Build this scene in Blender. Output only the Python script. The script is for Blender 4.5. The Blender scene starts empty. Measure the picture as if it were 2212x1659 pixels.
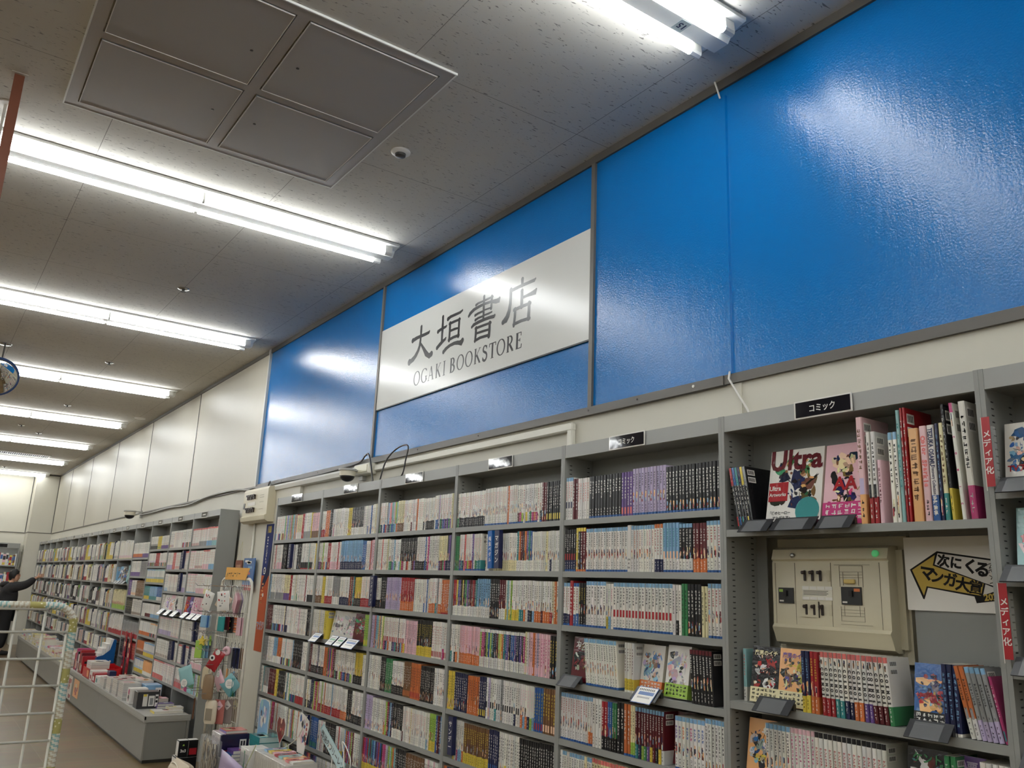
import bpy, math, random, colorsys
from mathutils import Vector, Matrix

# ---------------------------------------------------------------- camera, world, exposure
C = bpy.context.scene.collection
SC = bpy.context.scene
H = 1.56                       # eye height; every height below written as Z(r) is relative to the eye
def Z(r): return r + H
cd = bpy.data.cameras.new('camera'); cam = bpy.data.objects.new('camera', cd); C.objects.link(cam)
cd.sensor_fit = 'HORIZONTAL'; cd.sensor_width = 36.0; cd.lens = 36.0 * 1806.26 / 2212.0
cd.clip_start = 0.05; cd.clip_end = 100
RX = [[0.816636, -0.57581, 0.039357], [0.16936, 0.173888, -0.970093], [0.551745, 0.798878, 0.239522]]
cam.matrix_world = Matrix(((RX[0][0], -RX[1][0], -RX[2][0], 0), (RX[0][1], -RX[1][1], -RX[2][1], 0),
                           (RX[0][2], -RX[1][2], -RX[2][2], H), (0, 0, 0, 1)))
SC.camera = cam
w = bpy.data.worlds.new('World'); SC.world = w; w.use_nodes = True
w.node_tree.nodes['Background'].inputs[0].default_value = (0.02, 0.02, 0.02, 1)
w.node_tree.nodes['Background'].inputs[1].default_value = 0.2
SC.view_settings.view_transform = 'Standard'; SC.view_settings.look = 'None'
SC.view_settings.exposure = 0.66; SC.view_settings.gamma = 1.0; SC.view_settings.use_curve_mapping = False
TUBE = 16.0                    # strength of the fluorescent tubes
cy = SC.cycles
cy.use_denoising = True
cy.max_bounces = 6; cy.diffuse_bounces = 4; cy.glossy_bounces = 3; cy.transmission_bounces = 4; cy.transparent_max_bounces = 8
cy.caustics_reflective = False; cy.caustics_refractive = False
cy.sample_clamp_indirect = 6.0

XS, XW, YB = 2.281, 2.5, 22.2  # front of the shelving, the long wall, the end wall
ZC, ZR = Z(2.1494), Z(0.824)   # ceiling, rail under the blue panels
BACK = 2.44                    # back sheet of the shelving

# ---------------------------------------------------------------- colour
def lin(c):
    return tuple((v / 12.92 if v <= 0.04045 else ((v + 0.055) / 1.055) ** 2.4) for v in (x / 255.0 for x in c))
PAL = {'W': (238, 235, 228), 'w': (222, 218, 210), 'g': (150, 150, 150), 'K': (26, 26, 30), 'R': (168, 38, 46), 'r': (214, 112, 108),
       'O': (212, 118, 64), 'Y': (222, 198, 76), 'y': (234, 224, 180), 'G': (60, 134, 84), 'L': (160, 196, 84), 'T': (60, 140, 142),
       't': (150, 196, 198), 'B': (48, 96, 162), 'b': (132, 176, 210), 'N': (30, 36, 76), 'P': (108, 78, 146), 'v': (192, 178, 210),
       'M': (194, 66, 124), 'p': (234, 192, 200), 'n': (120, 84, 54), 'm': (96, 24, 34), 'k': (30, 30, 34), 's': (236, 196, 164), 'o': (240, 180, 120)}
CNAME = {'W': 'white', 'w': 'off-white', 'g': 'grey', 'K': 'black', 'R': 'red', 'r': 'coral', 'O': 'orange', 'Y': 'yellow', 'y': 'cream',
         'G': 'green', 'L': 'lime', 'T': 'teal', 't': 'pale teal', 'B': 'blue', 'b': 'pale blue', 'N': 'navy', 'P': 'purple', 'v': 'lilac',
         'M': 'magenta', 'p': 'pink', 'n': 'brown', 'm': 'maroon', 'k': 'black', 's': 'peach', 'o': 'apricot'}
def col(c):
    if isinstance(c, str): c = PAL[c]
    return lin(c) + (1.0,)

# ---------------------------------------------------------------- materials
def mat_attr(name, rough, metallic=0.0, spec=0.5, bump=0.0, bscale=200.0, coat=0.0):
    m = bpy.data.materials.new(name); m.use_nodes = True
    nt = m.node_tree; b = nt.nodes['Principled BSDF']
    a = nt.nodes.new('ShaderNodeAttribute'); a.attribute_name = 'Col'
    nt.links.new(a.outputs['Color'], b.inputs['Base Color'])
    b.inputs['Roughness'].default_value = rough; b.inputs['Metallic'].default_value = metallic
    b.inputs['Specular IOR Level'].default_value = spec
    if coat: b.inputs['Coat Weight'].default_value = coat; b.inputs['Coat Roughness'].default_value = 0.12
    if bump:
        n = nt.nodes.new('ShaderNodeTexNoise'); n.inputs['Scale'].default_value = bscale; n.inputs['Detail'].default_value = 2
        t = nt.nodes.new('ShaderNodeTexCoord'); nt.links.new(t.outputs['Object'], n.inputs['Vector'])
        u = nt.nodes.new('ShaderNodeBump'); u.inputs['Strength'].default_value = bump; u.inputs['Distance'].default_value = 0.002
        nt.links.new(n.outputs['Fac'], u.inputs['Height']); nt.links.new(u.outputs['Normal'], b.inputs['Normal'])
    return m
def mat_plain(name, c, rough=0.5, metallic=0.0, spec=0.5):
    m = bpy.data.materials.new(name); m.use_nodes = True
    b = m.node_tree.nodes['Principled BSDF']
    b.inputs['Base Color'].default_value = lin(c) + (1,); b.inputs['Roughness'].default_value = rough
    b.inputs['Metallic'].default_value = metallic; b.inputs['Specular IOR Level'].default_value = spec
    return m
M = {}
M['print'] = mat_attr('print', 0.28, spec=0.5)
M['paper'] = mat_attr('paper', 0.75, spec=0.3)
M['wrap'] = mat_attr('wrapped_print', 0.16, spec=0.6, bump=0.5, bscale=60)
M['metal'] = mat_attr('painted_metal', 0.42, spec=0.4, bump=0.05, bscale=700)
M['plastic'] = mat_attr('plastic', 0.38, spec=0.5)
M['cloth'] = mat_attr('cloth', 0.9, spec=0.15, bump=0.4, bscale=500)
M['skin'] = mat_attr('skin', 0.55, spec=0.35)
M['chrome'] = mat_plain('chrome', (190, 190, 190), 0.25, 1.0)
M['mirror'] = mat_plain('mirror_glass', (225, 225, 220), 0.02, 1.0)
M['laminate'] = mat_attr('laminated_card', 0.05, spec=0.5, bump=0.16, bscale=11)

def film(name, c, alpha, rough=0.08):
    m = bpy.data.materials.new(name); m.use_nodes = True
    b = m.node_tree.nodes['Principled BSDF']
    b.inputs['Base Color'].default_value = lin(c) + (1,); b.inputs['Roughness'].default_value = rough
    b.inputs['Alpha'].default_value = alpha; b.inputs['Specular IOR Level'].default_value = 0.8
    return m
M['film'] = film('clear_plastic', (235, 238, 240), 0.16)

def mat_ceiling():
    m = bpy.data.materials.new('rock_wool_ceiling'); m.use_nodes = True
    nt = m.node_tree; b = nt.nodes['Principled BSDF']; L = nt.links.new
    t = nt.nodes.new('ShaderNodeTexCoord')
    mp = nt.nodes.new('ShaderNodeMapping'); mp.inputs['Scale'].default_value = (30, 120, 1); L(t.outputs['Object'], mp.inputs['Vector'])
    nz = nt.nodes.new('ShaderNodeTexNoise'); nz.inputs['Scale'].default_value = 1.0; nz.inputs['Detail'].default_value = 1.5; nz.inputs['Distortion'].default_value = 0.8
    L(mp.outputs[0], nz.inputs['Vector'])
    r = nt.nodes.new('ShaderNodeValToRGB'); r.color_ramp.elements[0].position = 0.65; r.color_ramp.elements[1].position = 0.71
    L(nz.outputs['Fac'], r.inputs[0])
    br = nt.nodes.new('ShaderNodeTexBrick'); br.offset = 0.0
    br.inputs['Scale'].default_value = 1.0; br.inputs['Brick Width'].default_value = 0.92; br.inputs['Row Height'].default_value = 0.92
    br.inputs['Mortar Size'].default_value = 0.0014; br.inputs['Mortar Smooth'].default_value = 0.0
    mb = nt.nodes.new('ShaderNodeMapping'); mb.inputs['Location'].default_value = (-0.439, -0.997, 0); L(t.outputs['Object'], mb.inputs['Vector'])
    L(mb.outputs[0], br.inputs['Vector'])
    big = nt.nodes.new('ShaderNodeTexNoise'); big.inputs['Scale'].default_value = 1.3; big.inputs['Detail'].default_value = 3; L(t.outputs['Object'], big.inputs['Vector'])
    base = nt.nodes.new('ShaderNodeMix'); base.data_type = 'RGBA'
    base.inputs[6].default_value = lin((214, 211, 203)) + (1,); base.inputs[7].default_value = lin((203, 199, 190)) + (1,); L(big.outputs['Fac'], base.inputs[0])
    mx = nt.nodes.new('ShaderNodeMix'); mx.data_type = 'RGBA'; mx.inputs[7].default_value = lin((136, 132, 127)) + (1,)
    L(r.outputs[0], mx.inputs[0]); L(base.outputs[2], mx.inputs[6])
    my = nt.nodes.new('ShaderNodeMix'); my.data_type = 'RGBA'; my.inputs[7].default_value = lin((128, 124, 118)) + (1,)
    L(br.outputs['Fac'], my.inputs[0]); L(mx.outputs[2], my.inputs[6])
    L(my.outputs[2], b.inputs['Base Color']); b.inputs['Roughness'].default_value = 0.9; b.inputs['Specular IOR Level'].default_value = 0.2
    bm = nt.nodes.new('ShaderNodeBump'); bm.inputs['Strength'].default_value = 0.5; bm.inputs['Distance'].default_value = -0.002
    L(r.outputs[0], bm.inputs['Height']); L(bm.outputs[0], b.inputs['Normal'])
    return m
def mat_blue():
    m = bpy.data.materials.new('blue_gloss_paint'); m.use_nodes = True
    nt = m.node_tree; b = nt.nodes['Principled BSDF']; L = nt.links.new
    t = nt.nodes.new('ShaderNodeTexCoord')
    b.inputs['Base Color'].default_value = lin((4, 112, 186)) + (1,); b.inputs['Roughness'].default_value = 0.20; b.inputs['Specular IOR Level'].default_value = 0.5
    n1 = nt.nodes.new('ShaderNodeTexNoise'); n1.inputs['Scale'].default_value = 130; n1.inputs['Detail'].default_value = 2; L(t.outputs['Object'], n1.inputs['Vector'])
    mp = nt.nodes.new('ShaderNodeMapping'); mp.inputs['Scale'].default_value = (60, 60, 9); L(t.outputs['Object'], mp.inputs['Vector'])
    n2 = nt.nodes.new('ShaderNodeTexNoise'); n2.inputs['Scale'].default_value = 0.4; L(mp.outputs[0], n2.inputs['Vector'])
    b1 = nt.nodes.new('ShaderNodeBump'); b1.inputs['Strength'].default_value = 0.55; b1.inputs['Distance'].default_value = 0.0016; L(n1.outputs['Fac'], b1.inputs['Height'])
    b2 = nt.nodes.new('ShaderNodeBump'); b2.inputs['Strength'].default_value = 0.25; b2.inputs['Distance'].default_value = 0.004; L(n2.outputs['Fac'], b2.inputs['Height'])
    L(b1.outputs[0], b2.inputs['Normal']); L(b2.outputs[0], b.inputs['Normal'])
    return m
def mat_noise(name, c1, c2, scale, rough, bump=0.0, spec=0.4, stretch=(1, 1, 1)):
    m = bpy.data.materials.new(name); m.use_nodes = True
    nt = m.node_tree; b = nt.nodes['Principled BSDF']; L = nt.links.new
    t = nt.nodes.new('ShaderNodeTexCoord'); mp = nt.nodes.new('ShaderNodeMapping'); mp.inputs['Scale'].default_value = stretch; L(t.outputs['Object'], mp.inputs['Vector'])
    n = nt.nodes.new('ShaderNodeTexNoise'); n.inputs['Scale'].default_value = scale; n.inputs['Detail'].default_value = 4; L(mp.outputs[0], n.inputs['Vector'])
    x = nt.nodes.new('ShaderNodeMix'); x.data_type = 'RGBA'; x.inputs[6].default_value = lin(c1) + (1,); x.inputs[7].default_value = lin(c2) + (1,)
    L(n.outputs['Fac'], x.inputs[0]); L(x.outputs[2], b.inputs['Base Color']); b.inputs['Roughness'].default_value = rough; b.inputs['Specular IOR Level'].default_value = spec
    if bump:
        u = nt.nodes.new('ShaderNodeBump'); u.inputs['Strength'].default_value = bump; u.inputs['Distance'].default_value = 0.002
        L(n.outputs['Fac'], u.inputs['Height']); L(u.outputs[0], b.inputs['Normal'])
    return m
def mat_floor():
    m = bpy.data.materials.new('stone_look_floor_tile'); m.use_nodes = True
    nt = m.node_tree; b = nt.nodes['Principled BSDF']; L = nt.links.new
    t = nt.nodes.new('ShaderNodeTexCoord')
    mp = nt.nodes.new('ShaderNodeMapping'); mp.inputs['Scale'].default_value = (2.2, 9, 1); L(t.outputs['Object'], mp.inputs['Vector'])
    n = nt.nodes.new('ShaderNodeTexNoise'); n.inputs['Scale'].default_value = 1.4; n.inputs['Detail'].default_value = 5; L(mp.outputs[0], n.inputs['Vector'])
    br = nt.nodes.new('ShaderNodeTexBrick'); br.offset = 0.0; br.inputs['Brick Width'].default_value = 0.6; br.inputs['Row Height'].default_value = 0.6; br.inputs['Scale'].default_value = 1.0
    br.inputs['Mortar Size'].default_value = 0.003; br.inputs['Color1'].default_value = lin((146, 124, 94)) + (1,); br.inputs['Color2'].default_value = lin((120, 100, 74)) + (1,); br.inputs['Mortar'].default_value = lin((150, 132, 112)) + (1,)
    L(t.outputs['Object'], br.inputs['Vector'])
    x = nt.nodes.new('ShaderNodeMix'); x.data_type = 'RGBA'; x.blend_type = 'MULTIPLY'; x.inputs[0].default_value = 0.55
    L(br.outputs['Color'], x.inputs[6]); L(n.outputs['Color'], x.inputs[7])
    hs = nt.nodes.new('ShaderNodeHueSaturation'); hs.inputs['Saturation'].default_value = 1.1; hs.inputs['Value'].default_value = 0.92; L(x.outputs[2], hs.inputs['Color'])
    L(hs.outputs[0], b.inputs['Base Color']); b.inputs['Roughness'].default_value = 0.3
    return m
M['ceiling'] = mat_ceiling(); M['blue'] = mat_blue(); M['floor'] = mat_floor()
M['cream'] = mat_noise('cream_paint', (218, 214, 200), (210, 206, 192), 3.0, 0.5, 0.06)
M['creampanel'] = mat_noise('cream_panel', (200, 195, 180), (191, 185, 169), 1.1, 0.42, 0.10, 0.35, (1, 1, 0.4))
M['hatch'] = mat_noise('hatch_sheet', (180, 176, 172), (171, 167, 162), 2.4, 0.6, 0.03)
M['signwhite'] = mat_noise('sign_white', (228, 229, 226), (223, 224, 220), 2.0, 0.2, 0.02)
m = bpy.data.materials.new('tube_glow'); m.use_nodes = True
b = m.node_tree.nodes['Principled BSDF']; b.inputs['Base Color'].default_value = (0.9, 0.9, 0.9, 1)
b.inputs['Emission Color'].default_value = (0.955, 0.985, 1.0, 1); b.inputs['Emission Strength'].default_value = TUBE
M['tube'] = m
m = bpy.data.materials.new('green_lamp'); m.use_nodes = True
b = m.node_tree.nodes['Principled BSDF']; b.inputs['Base Color'].default_value = lin((120, 220, 150)) + (1,)
b.inputs['Emission Color'].default_value = lin((90, 230, 140)) + (1,); b.inputs['Emission Strength'].default_value = 0.10
M['greenlamp'] = m

# ---------------------------------------------------------------- mesh builder
class MB:
    def __init__(s): s.v = []; s.f = []; s.c = []; s.m = []; s.T = None; s.mi = 0
    def add(s, pts, faces, c):
        k = len(s.v)
        if s.T is not None: pts = [s.T @ Vector(p) for p in pts]
        s.v += [tuple(p) for p in pts]
        c = col(c) if not (isinstance(c, tuple) and len(c) == 4) else c
        for f in faces: s.f.append(tuple(i + k for i in f)); s.c.append(c); s.m.append(s.mi)
    def poly(s, pts, c): s.add(pts, [tuple(range(len(pts)))], c)
    def box(s, x0, x1, y0, y1, z0, z1, c, bev=0.0):
        x0, x1 = min(x0, x1), max(x0, x1); y0, y1 = min(y0, y1), max(y0, y1); z0, z1 = min(z0, z1), max(z0, z1)
        if bev <= 0:
            s.add([(x0, y0, z0), (x1, y0, z0), (x1, y1, z0), (x0, y1, z0), (x0, y0, z1), (x1, y0, z1), (x1, y1, z1), (x0, y1, z1)],
                  [(0, 3, 2, 1), (4, 5, 6, 7), (0, 1, 5, 4), (1, 2, 6, 5), (2, 3, 7, 6), (3, 0, 4, 7)], c)
        else:
            b = bev
            P = []
            for z, i in ((z0, b), (z0 + b, 0), (z1 - b, 0), (z1, b)):
                q = b if i == 0 else b
                a = [(x0 + b, y0), (x1 - b, y0), (x1, y0 + b), (x1, y1 - b), (x1 - b, y1), (x0 + b, y1), (x0, y1 - b), (x0, y0 + b)]
                cx, cyy = (x0 + x1) / 2, (y0 + y1) / 2
                if i: a = [(px + (b if px < cx else -b) * (1 if abs(px - x0) < 1e-9 or abs(px - x1) < 1e-9 else 0), py + (b if py < cyy else -b) * (1 if abs(py - y0) < 1e-9 or abs(py - y1) < 1e-9 else 0)) for px, py in a]
                P += [(px, py, z) for px, py in a]
            F = [tuple(reversed(range(8))), tuple(range(24, 32))]
            for r in range(3):
                for i in range(8): F.append((r * 8 + i, r * 8 + (i + 1) % 8, r * 8 + 8 + (i + 1) % 8, r * 8 + 8 + i))
            s.add(P, F, c)
    def prism(s, prof, axis, a, b, c):
        n = len(prof)
        def pt(p, t): return {'x': (t, p[0], p[1]), 'y': (p[0], t, p[1]), 'z': (p[0], p[1], t)}[axis]
        s.add([pt(p, a) for p in prof] + [pt(p, b) for p in prof], [tuple(reversed(range(n))), tuple(range(n, 2 * n))] + [(i, (i + 1) % n, n + (i + 1) % n, n + i) for i in range(n)], c)
    def tube(s, pts, r, c, n=8, closed=False):
        pts = [Vector(p) for p in pts]; N = len(pts); rings = []
        up = Vector((0, 0, 1)); prev = None
        for i, p in enumerate(pts):
            a = pts[(i - 1) % N] if (closed or i > 0) else p; q = pts[(i + 1) % N] if (closed or i < N - 1) else p
            d = (q - a).normalized() if (q - a).length > 1e-9 else Vector((0, 0, 1))
            if prev is None:
                e = d.cross(up)
                if e.length < 1e-3: e = d.cross(Vector((1, 0, 0)))
                e.normalize()
            else:
                e = prev - d * prev.dot(d)
                e = e.normalized() if e.length > 1e-6 else d.cross(up).normalized()
            prev = e; g = d.cross(e)
            rr = r[i] if isinstance(r, (list, tuple)) else r
            rings.append([p + (e * math.cos(2 * math.pi * k / n) + g * math.sin(2 * math.pi * k / n)) * rr for k in range(n)])
        V = [q for ring in rings for q in ring]; F = []
        for i in range(N if closed else N - 1):
            j = (i + 1) % N
            for k in range(n): F.append((i * n + k, i * n + (k + 1) % n, j * n + (k + 1) % n, j * n + k))
        if not closed: F += [tuple(reversed(range(n))), tuple(range((N - 1) * n, N * n))]
        s.add(V, F, c)
    def cyl(s, p0, p1, r0, c, r1=None, n=16): s.tube([p0, p1], [r0, r0 if r1 is None else r1], c, n)
    def lathe(s, o, prof, c, axis=(0, 0, 1), n=24):
        o = Vector(o); ax = Vector(axis).normalized(); e = ax.orthogonal().normalized(); g = ax.cross(e); V = []; F = []
        for r, h in prof: V += [o + ax * h + (e * math.cos(2 * math.pi * k / n) + g * math.sin(2 * math.pi * k / n)) * r for k in range(n)]
        for i in range(len(prof) - 1):
            for k in range(n): F.append((i * n + k, i * n + (k + 1) % n, (i + 1) * n + (k + 1) % n, (i + 1) * n + k))
        F += [tuple(reversed(range(n))), tuple(range((len(prof) - 1) * n, len(prof) * n))]
        s.add(V, F, c)
    def text(s, body, T, size, c, bold=0.0, vertical=False, pitch=1.05, squeeze=1.0):
        """T maps (u, v, w) to the place: u along the line, v up, w out of the sheet."""
        lines = list(body) if vertical else [body]
        for i, ch in enumerate(lines):
            V, F = glyphs(ch, bold)
            dy = -(i - (len(lines) - 1) / 2.0) * pitch * size if vertical else 0.0
            k = len(s.v); cc = col(c) if not (isinstance(c, tuple) and len(c) == 4) else c
            s.v += [tuple(T @ Vector((x * size * squeeze, y * size + dy, 0))) for x, y in V]
            for f in F: s.f.append(tuple(q + k for q in f)); s.c.append(cc); s.m.append(s.mi)
    def mesh(s, name, mats, smooth=False):
        me = bpy.data.meshes.new(name); me.from_pydata(s.v, [], s.f)
        a = me.color_attributes.new('Col', 'FLOAT_COLOR', 'CORNER')
        buf = []
        for f, c in zip(s.f, s.c): buf += list(c) * len(f)
        a.data.foreach_set('color', buf)
        if not isinstance(mats, (list, tuple)): mats = [mats]
        for x in mats: me.materials.append(M[x] if isinstance(x, str) else x)
        if len(mats) > 1: me.polygons.foreach_set('material_index', s.m)
        if smooth: me.polygons.foreach_set('use_smooth', [True] * len(s.f))
        me.update(); return me
    def build(s, name, mats, parent=None, smooth=False, auto=False):
        me = s.mesh(name, mats, smooth); o = bpy.data.objects.new(name, me); C.objects.link(o)
        if parent is not None: o.parent = parent; o.matrix_parent_inverse = parent.matrix_basis.inverted()
        if auto: me.polygons.foreach_set('use_smooth', [True] * len(s.f)); me.set_sharp_from_angle(angle=math.radians(35))
        return o
def curve_path(pts, n=6):
    P = [Vector(p) for p in pts]; out = []
    for i in range(len(P) - 1):
        a, b, c, d = P[max(i - 1, 0)], P[i], P[i + 1], P[min(i + 2, len(P) - 1)]
        for k in range(n):
            t = k / n; out.append(tuple(.5 * ((2 * b) + (c - a) * t + (2 * a - 5 * b + 4 * c - d) * t * t + (3 * b - a - 3 * c + d) * t ** 3)))
    return out + [tuple(P[-1])]
_G = {}
def glyphs(body, bold=0.0):
    key = (body, bold)
    if key in _G: return _G[key]
    cu = bpy.data.curves.new('lettering', 'FONT'); cu.body = body; cu.size = 1.0; cu.resolution_u = 2; cu.align_x = 'CENTER'; cu.offset = bold
    o = bpy.data.objects.new('lettering', cu); C.objects.link(o)
    me = bpy.data.meshes.new_from_object(o)
    V = [(v.co.x, v.co.y) for v in me.vertices]; F = [tuple(p.vertices) for p in me.polygons]
    if V:
        x0 = min(v[0] for v in V); x1 = max(v[0] for v in V); y0 = min(v[1] for v in V); y1 = max(v[1] for v in V)
        if len(body) == 1 and ord(body) > 0x2000: y0, y1 = -0.12, 0.88 - 0.12
        V = [(x - (x0 + x1) / 2, y - (y0 + y1) / 2) for x, y in V]
    bpy.data.objects.remove(o); bpy.data.curves.remove(cu); bpy.data.meshes.remove(me)
    _G[key] = (V, F); return _G[key]
def frame(o, u, v):
    """Matrix that maps sheet coordinates (u, v, w) to the world."""
    u = Vector(u).normalized(); v = Vector(v); v = (v - u * v.dot(u)).normalized(); n = u.cross(v)
    return Matrix(((u.x, v.x, n.x, o[0]), (u.y, v.y, n.y, o[1]), (u.z, v.z, n.z, o[2]), (0, 0, 0, 1)))
def wallframe(x, y, z): return frame((x, y, z), (0, -1, 0), (0, 0, 1))   # lettering that faces the aisle (-x)
def tag(o, label=None, cat=None, group=None, kind=None):
    if label: o['label'] = label
    if cat: o['category'] = cat
    if group: o['group'] = group
    if kind: o['kind'] = kind
    return o
def empty(name, loc, label=None, cat=None, group=None, rz=0.0):
    o = bpy.data.objects.new(name, None); C.objects.link(o); o.location = loc; o.rotation_euler = (0, 0, rz); o.empty_display_size = 0.05
    bpy.context.view_layer.update() if False else None
    o.matrix_basis = Matrix.Translation(Vector(loc)) @ Matrix.Rotation(rz, 4, 'Z')
    return tag(o, label, cat, group)
def struct(name, mb, mats, **k): return tag(mb.build(name, mats, **k), kind='structure')
def copy_tree(o, delta, parent=None):
    c = o.copy(); C.objects.link(c)
    if parent is None: c.location = Vector(o.location) + Vector(delta)
    else: c.parent = parent; c.matrix_parent_inverse = o.matrix_parent_inverse
    for ch in list(o.children): copy_tree(ch, delta, c)
    return c
ORD = ('zeroth first second third fourth fifth sixth seventh eighth ninth tenth eleventh twelfth thirteenth fourteenth fifteenth sixteenth seventeenth eighteenth nineteenth twentieth').split()
TENS = {20: 'twenty', 30: 'thirty', 40: 'forty', 50: 'fifty', 60: 'sixty'}
def ordinal(n):
    if n <= 20: return ORD[n]
    t, u = n // 10 * 10, n % 10
    return TENS[t][:-1] + 'ieth' if u == 0 else TENS[t] + '-' + ORD[u]
GREY = (150, 151, 147)
# ================================================================= THE SETTING
X0, Y0 = -8.0, -4.6
mb = MB(); mb.box(X0, XW, Y0, YB, -0.1, 0, (120, 100, 84)); struct('floor', mb, 'floor')
mb = MB(); mb.box(X0 - .1, XW + .1, Y0 - .1, YB + .1, ZC, ZC + .1, 'w'); struct('ceiling', mb, 'ceiling')
mb = MB(); mb.box(XW, XW + .1, Y0, YB, 0, ZC, 'w'); struct('wall_right', mb, 'cream')
mb = MB(); mb.box(X0 - .1, X0, Y0, YB, 0, ZC, 'w'); struct('wall_left', mb, 'cream')
mb = MB(); mb.box(X0, XW, YB, YB + .1, 0, ZC, 'w'); struct('wall_back', mb, 'cream')
mb = MB(); mb.box(X0, XW, Y0 - .1, Y0, 0, ZC, 'w'); struct('wall_front', mb, 'cream')
mb = MB(); mb.box(2.03, XW, YB - .55, YB, 0, ZC, 'w'); struct('pillar', mb, 'cream')
mb = MB(); mb.box(2.47, XW, 6.52, 7.95, 0, Z(.78), 'w'); struct('pillar', mb, 'cream')
# blue panels over the shelving and cream panels beyond, with their metal trims
JB = [7.655, 5.2705, 2.944, .53, -1.89, -4.31]
for i in range(5):
    mb = MB(); mb.box(XW - .008, XW, JB[i + 1] + .001, JB[i] - .001, ZR, ZC - .03, 'B'); struct('wall_panel', mb, 'blue')
JC = [7.655, 10.08, 12.5, 14.9, 17.3, 19.75, YB - .56]
for i in range(6):
    mb = MB(); mb.box(XW - .008, XW, JC[i] + .008, JC[i + 1] - .006, Z(.838), ZC - .02, 'W'); struct('wall_panel', mb, 'creampanel')
TG = (104, 101, 96)
mb = MB(); mb.box(XW - .02, XW, Y0, JB[0], ZC - .042, ZC, (92, 88, 82)); struct('trim_1', mb, 'metal')
mb = MB(); mb.box(XW - .02, XW, JB[0] + .02, YB - .55, ZC - .035, ZC, (92, 88, 82)); struct('trim_2', mb, 'metal')
mb = MB(); mb.box(XW - .022, XW, 2.137, JB[0] + .02, Z(.812), Z(.850), TG)
for y in (7.0, 6.2, 4.6, 3.9, 2.95, 2.62): mb.cyl((XW - .024, y, Z(.833)), (XW - .02, y, Z(.833)), .0045, (40, 38, 36), n=8)
mb.cyl((XW - .026, 2.29, Z(.833)), (XW - .02, 2.29, Z(.833)), .006, 'W', n=10)
struct('trim_3', mb, 'metal')
mb = MB(); mb.box(XW - .014, XW, Y0, 2.137, Z(.814), Z(.852), TG); struct('trim_4', mb, 'metal')
for i, (y, wd) in enumerate(((JB[1], .026), (JB[2], .026), (JB[3], .026))):
    mb = MB(); mb.box(XW - .022, XW, y - wd / 2, y + wd / 2, Z(.85), ZC - .042, TG); struct('trim_%d' % (5 + i), mb, 'metal')
mb = MB(); mb.box(XW - .03, XW, JB[0] - .004, JB[0] + .03, Z(.835), ZC, (206, 204, 196)); struct('trim_8', mb, 'metal')
for i, y in enumerate(JC[1:6]):
    mb = MB(); mb.box(XW - .012, XW, y - .009, y + .009, Z(.838), ZC - .03, (62, 58, 54)); struct('trim_%d' % (9 + i), mb, 'metal')
mb = MB(); mb.box(XW - .014, XW, JC[0] + .03, YB - .55, Z(.826), Z(.842), (98, 92, 84)); struct('trim_14', mb, 'metal')
mb = MB(); mb.box(2.02, XW, YB - .562, YB - .55, Z(.826), Z(.842), (98, 92, 84)); mb.box(2.02, 2.03, YB - .562, YB, Z(.826), Z(.842), (98, 92, 84)); struct('trim_15', mb, 'metal')
mb = MB(); mb.box(X0, 2.03, YB - .012, YB, Z(.826), Z(.842), (98, 92, 84)); mb.box(2.015, 2.03, YB - .02, YB, Z(.842), ZC, (70, 66, 62)); mb.box(-.45, -.435, YB - .012, YB, Z(.842), ZC, (70, 66, 62)); struct('trim_16', mb, 'metal')
mb = MB(); mb.box(2.48, XW, YB - .562, YB - .55, Z(.842), ZC, (70, 66, 62)); mb.box(X0, XW, YB - .565, YB - .55, ZC - .03, ZC, (80, 76, 70)) if False else None
mb.box(2.03, XW, YB - .565, YB - .55, ZC - .03, ZC, (80, 76, 70)); struct('trim_17', mb, 'metal')
mb = MB(); mb.box(XW - .006, XW, 2.06, 2.1, Z(.60), Z(.812), (206, 178, 140)); struct('trim_18', mb, 'cream')

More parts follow.
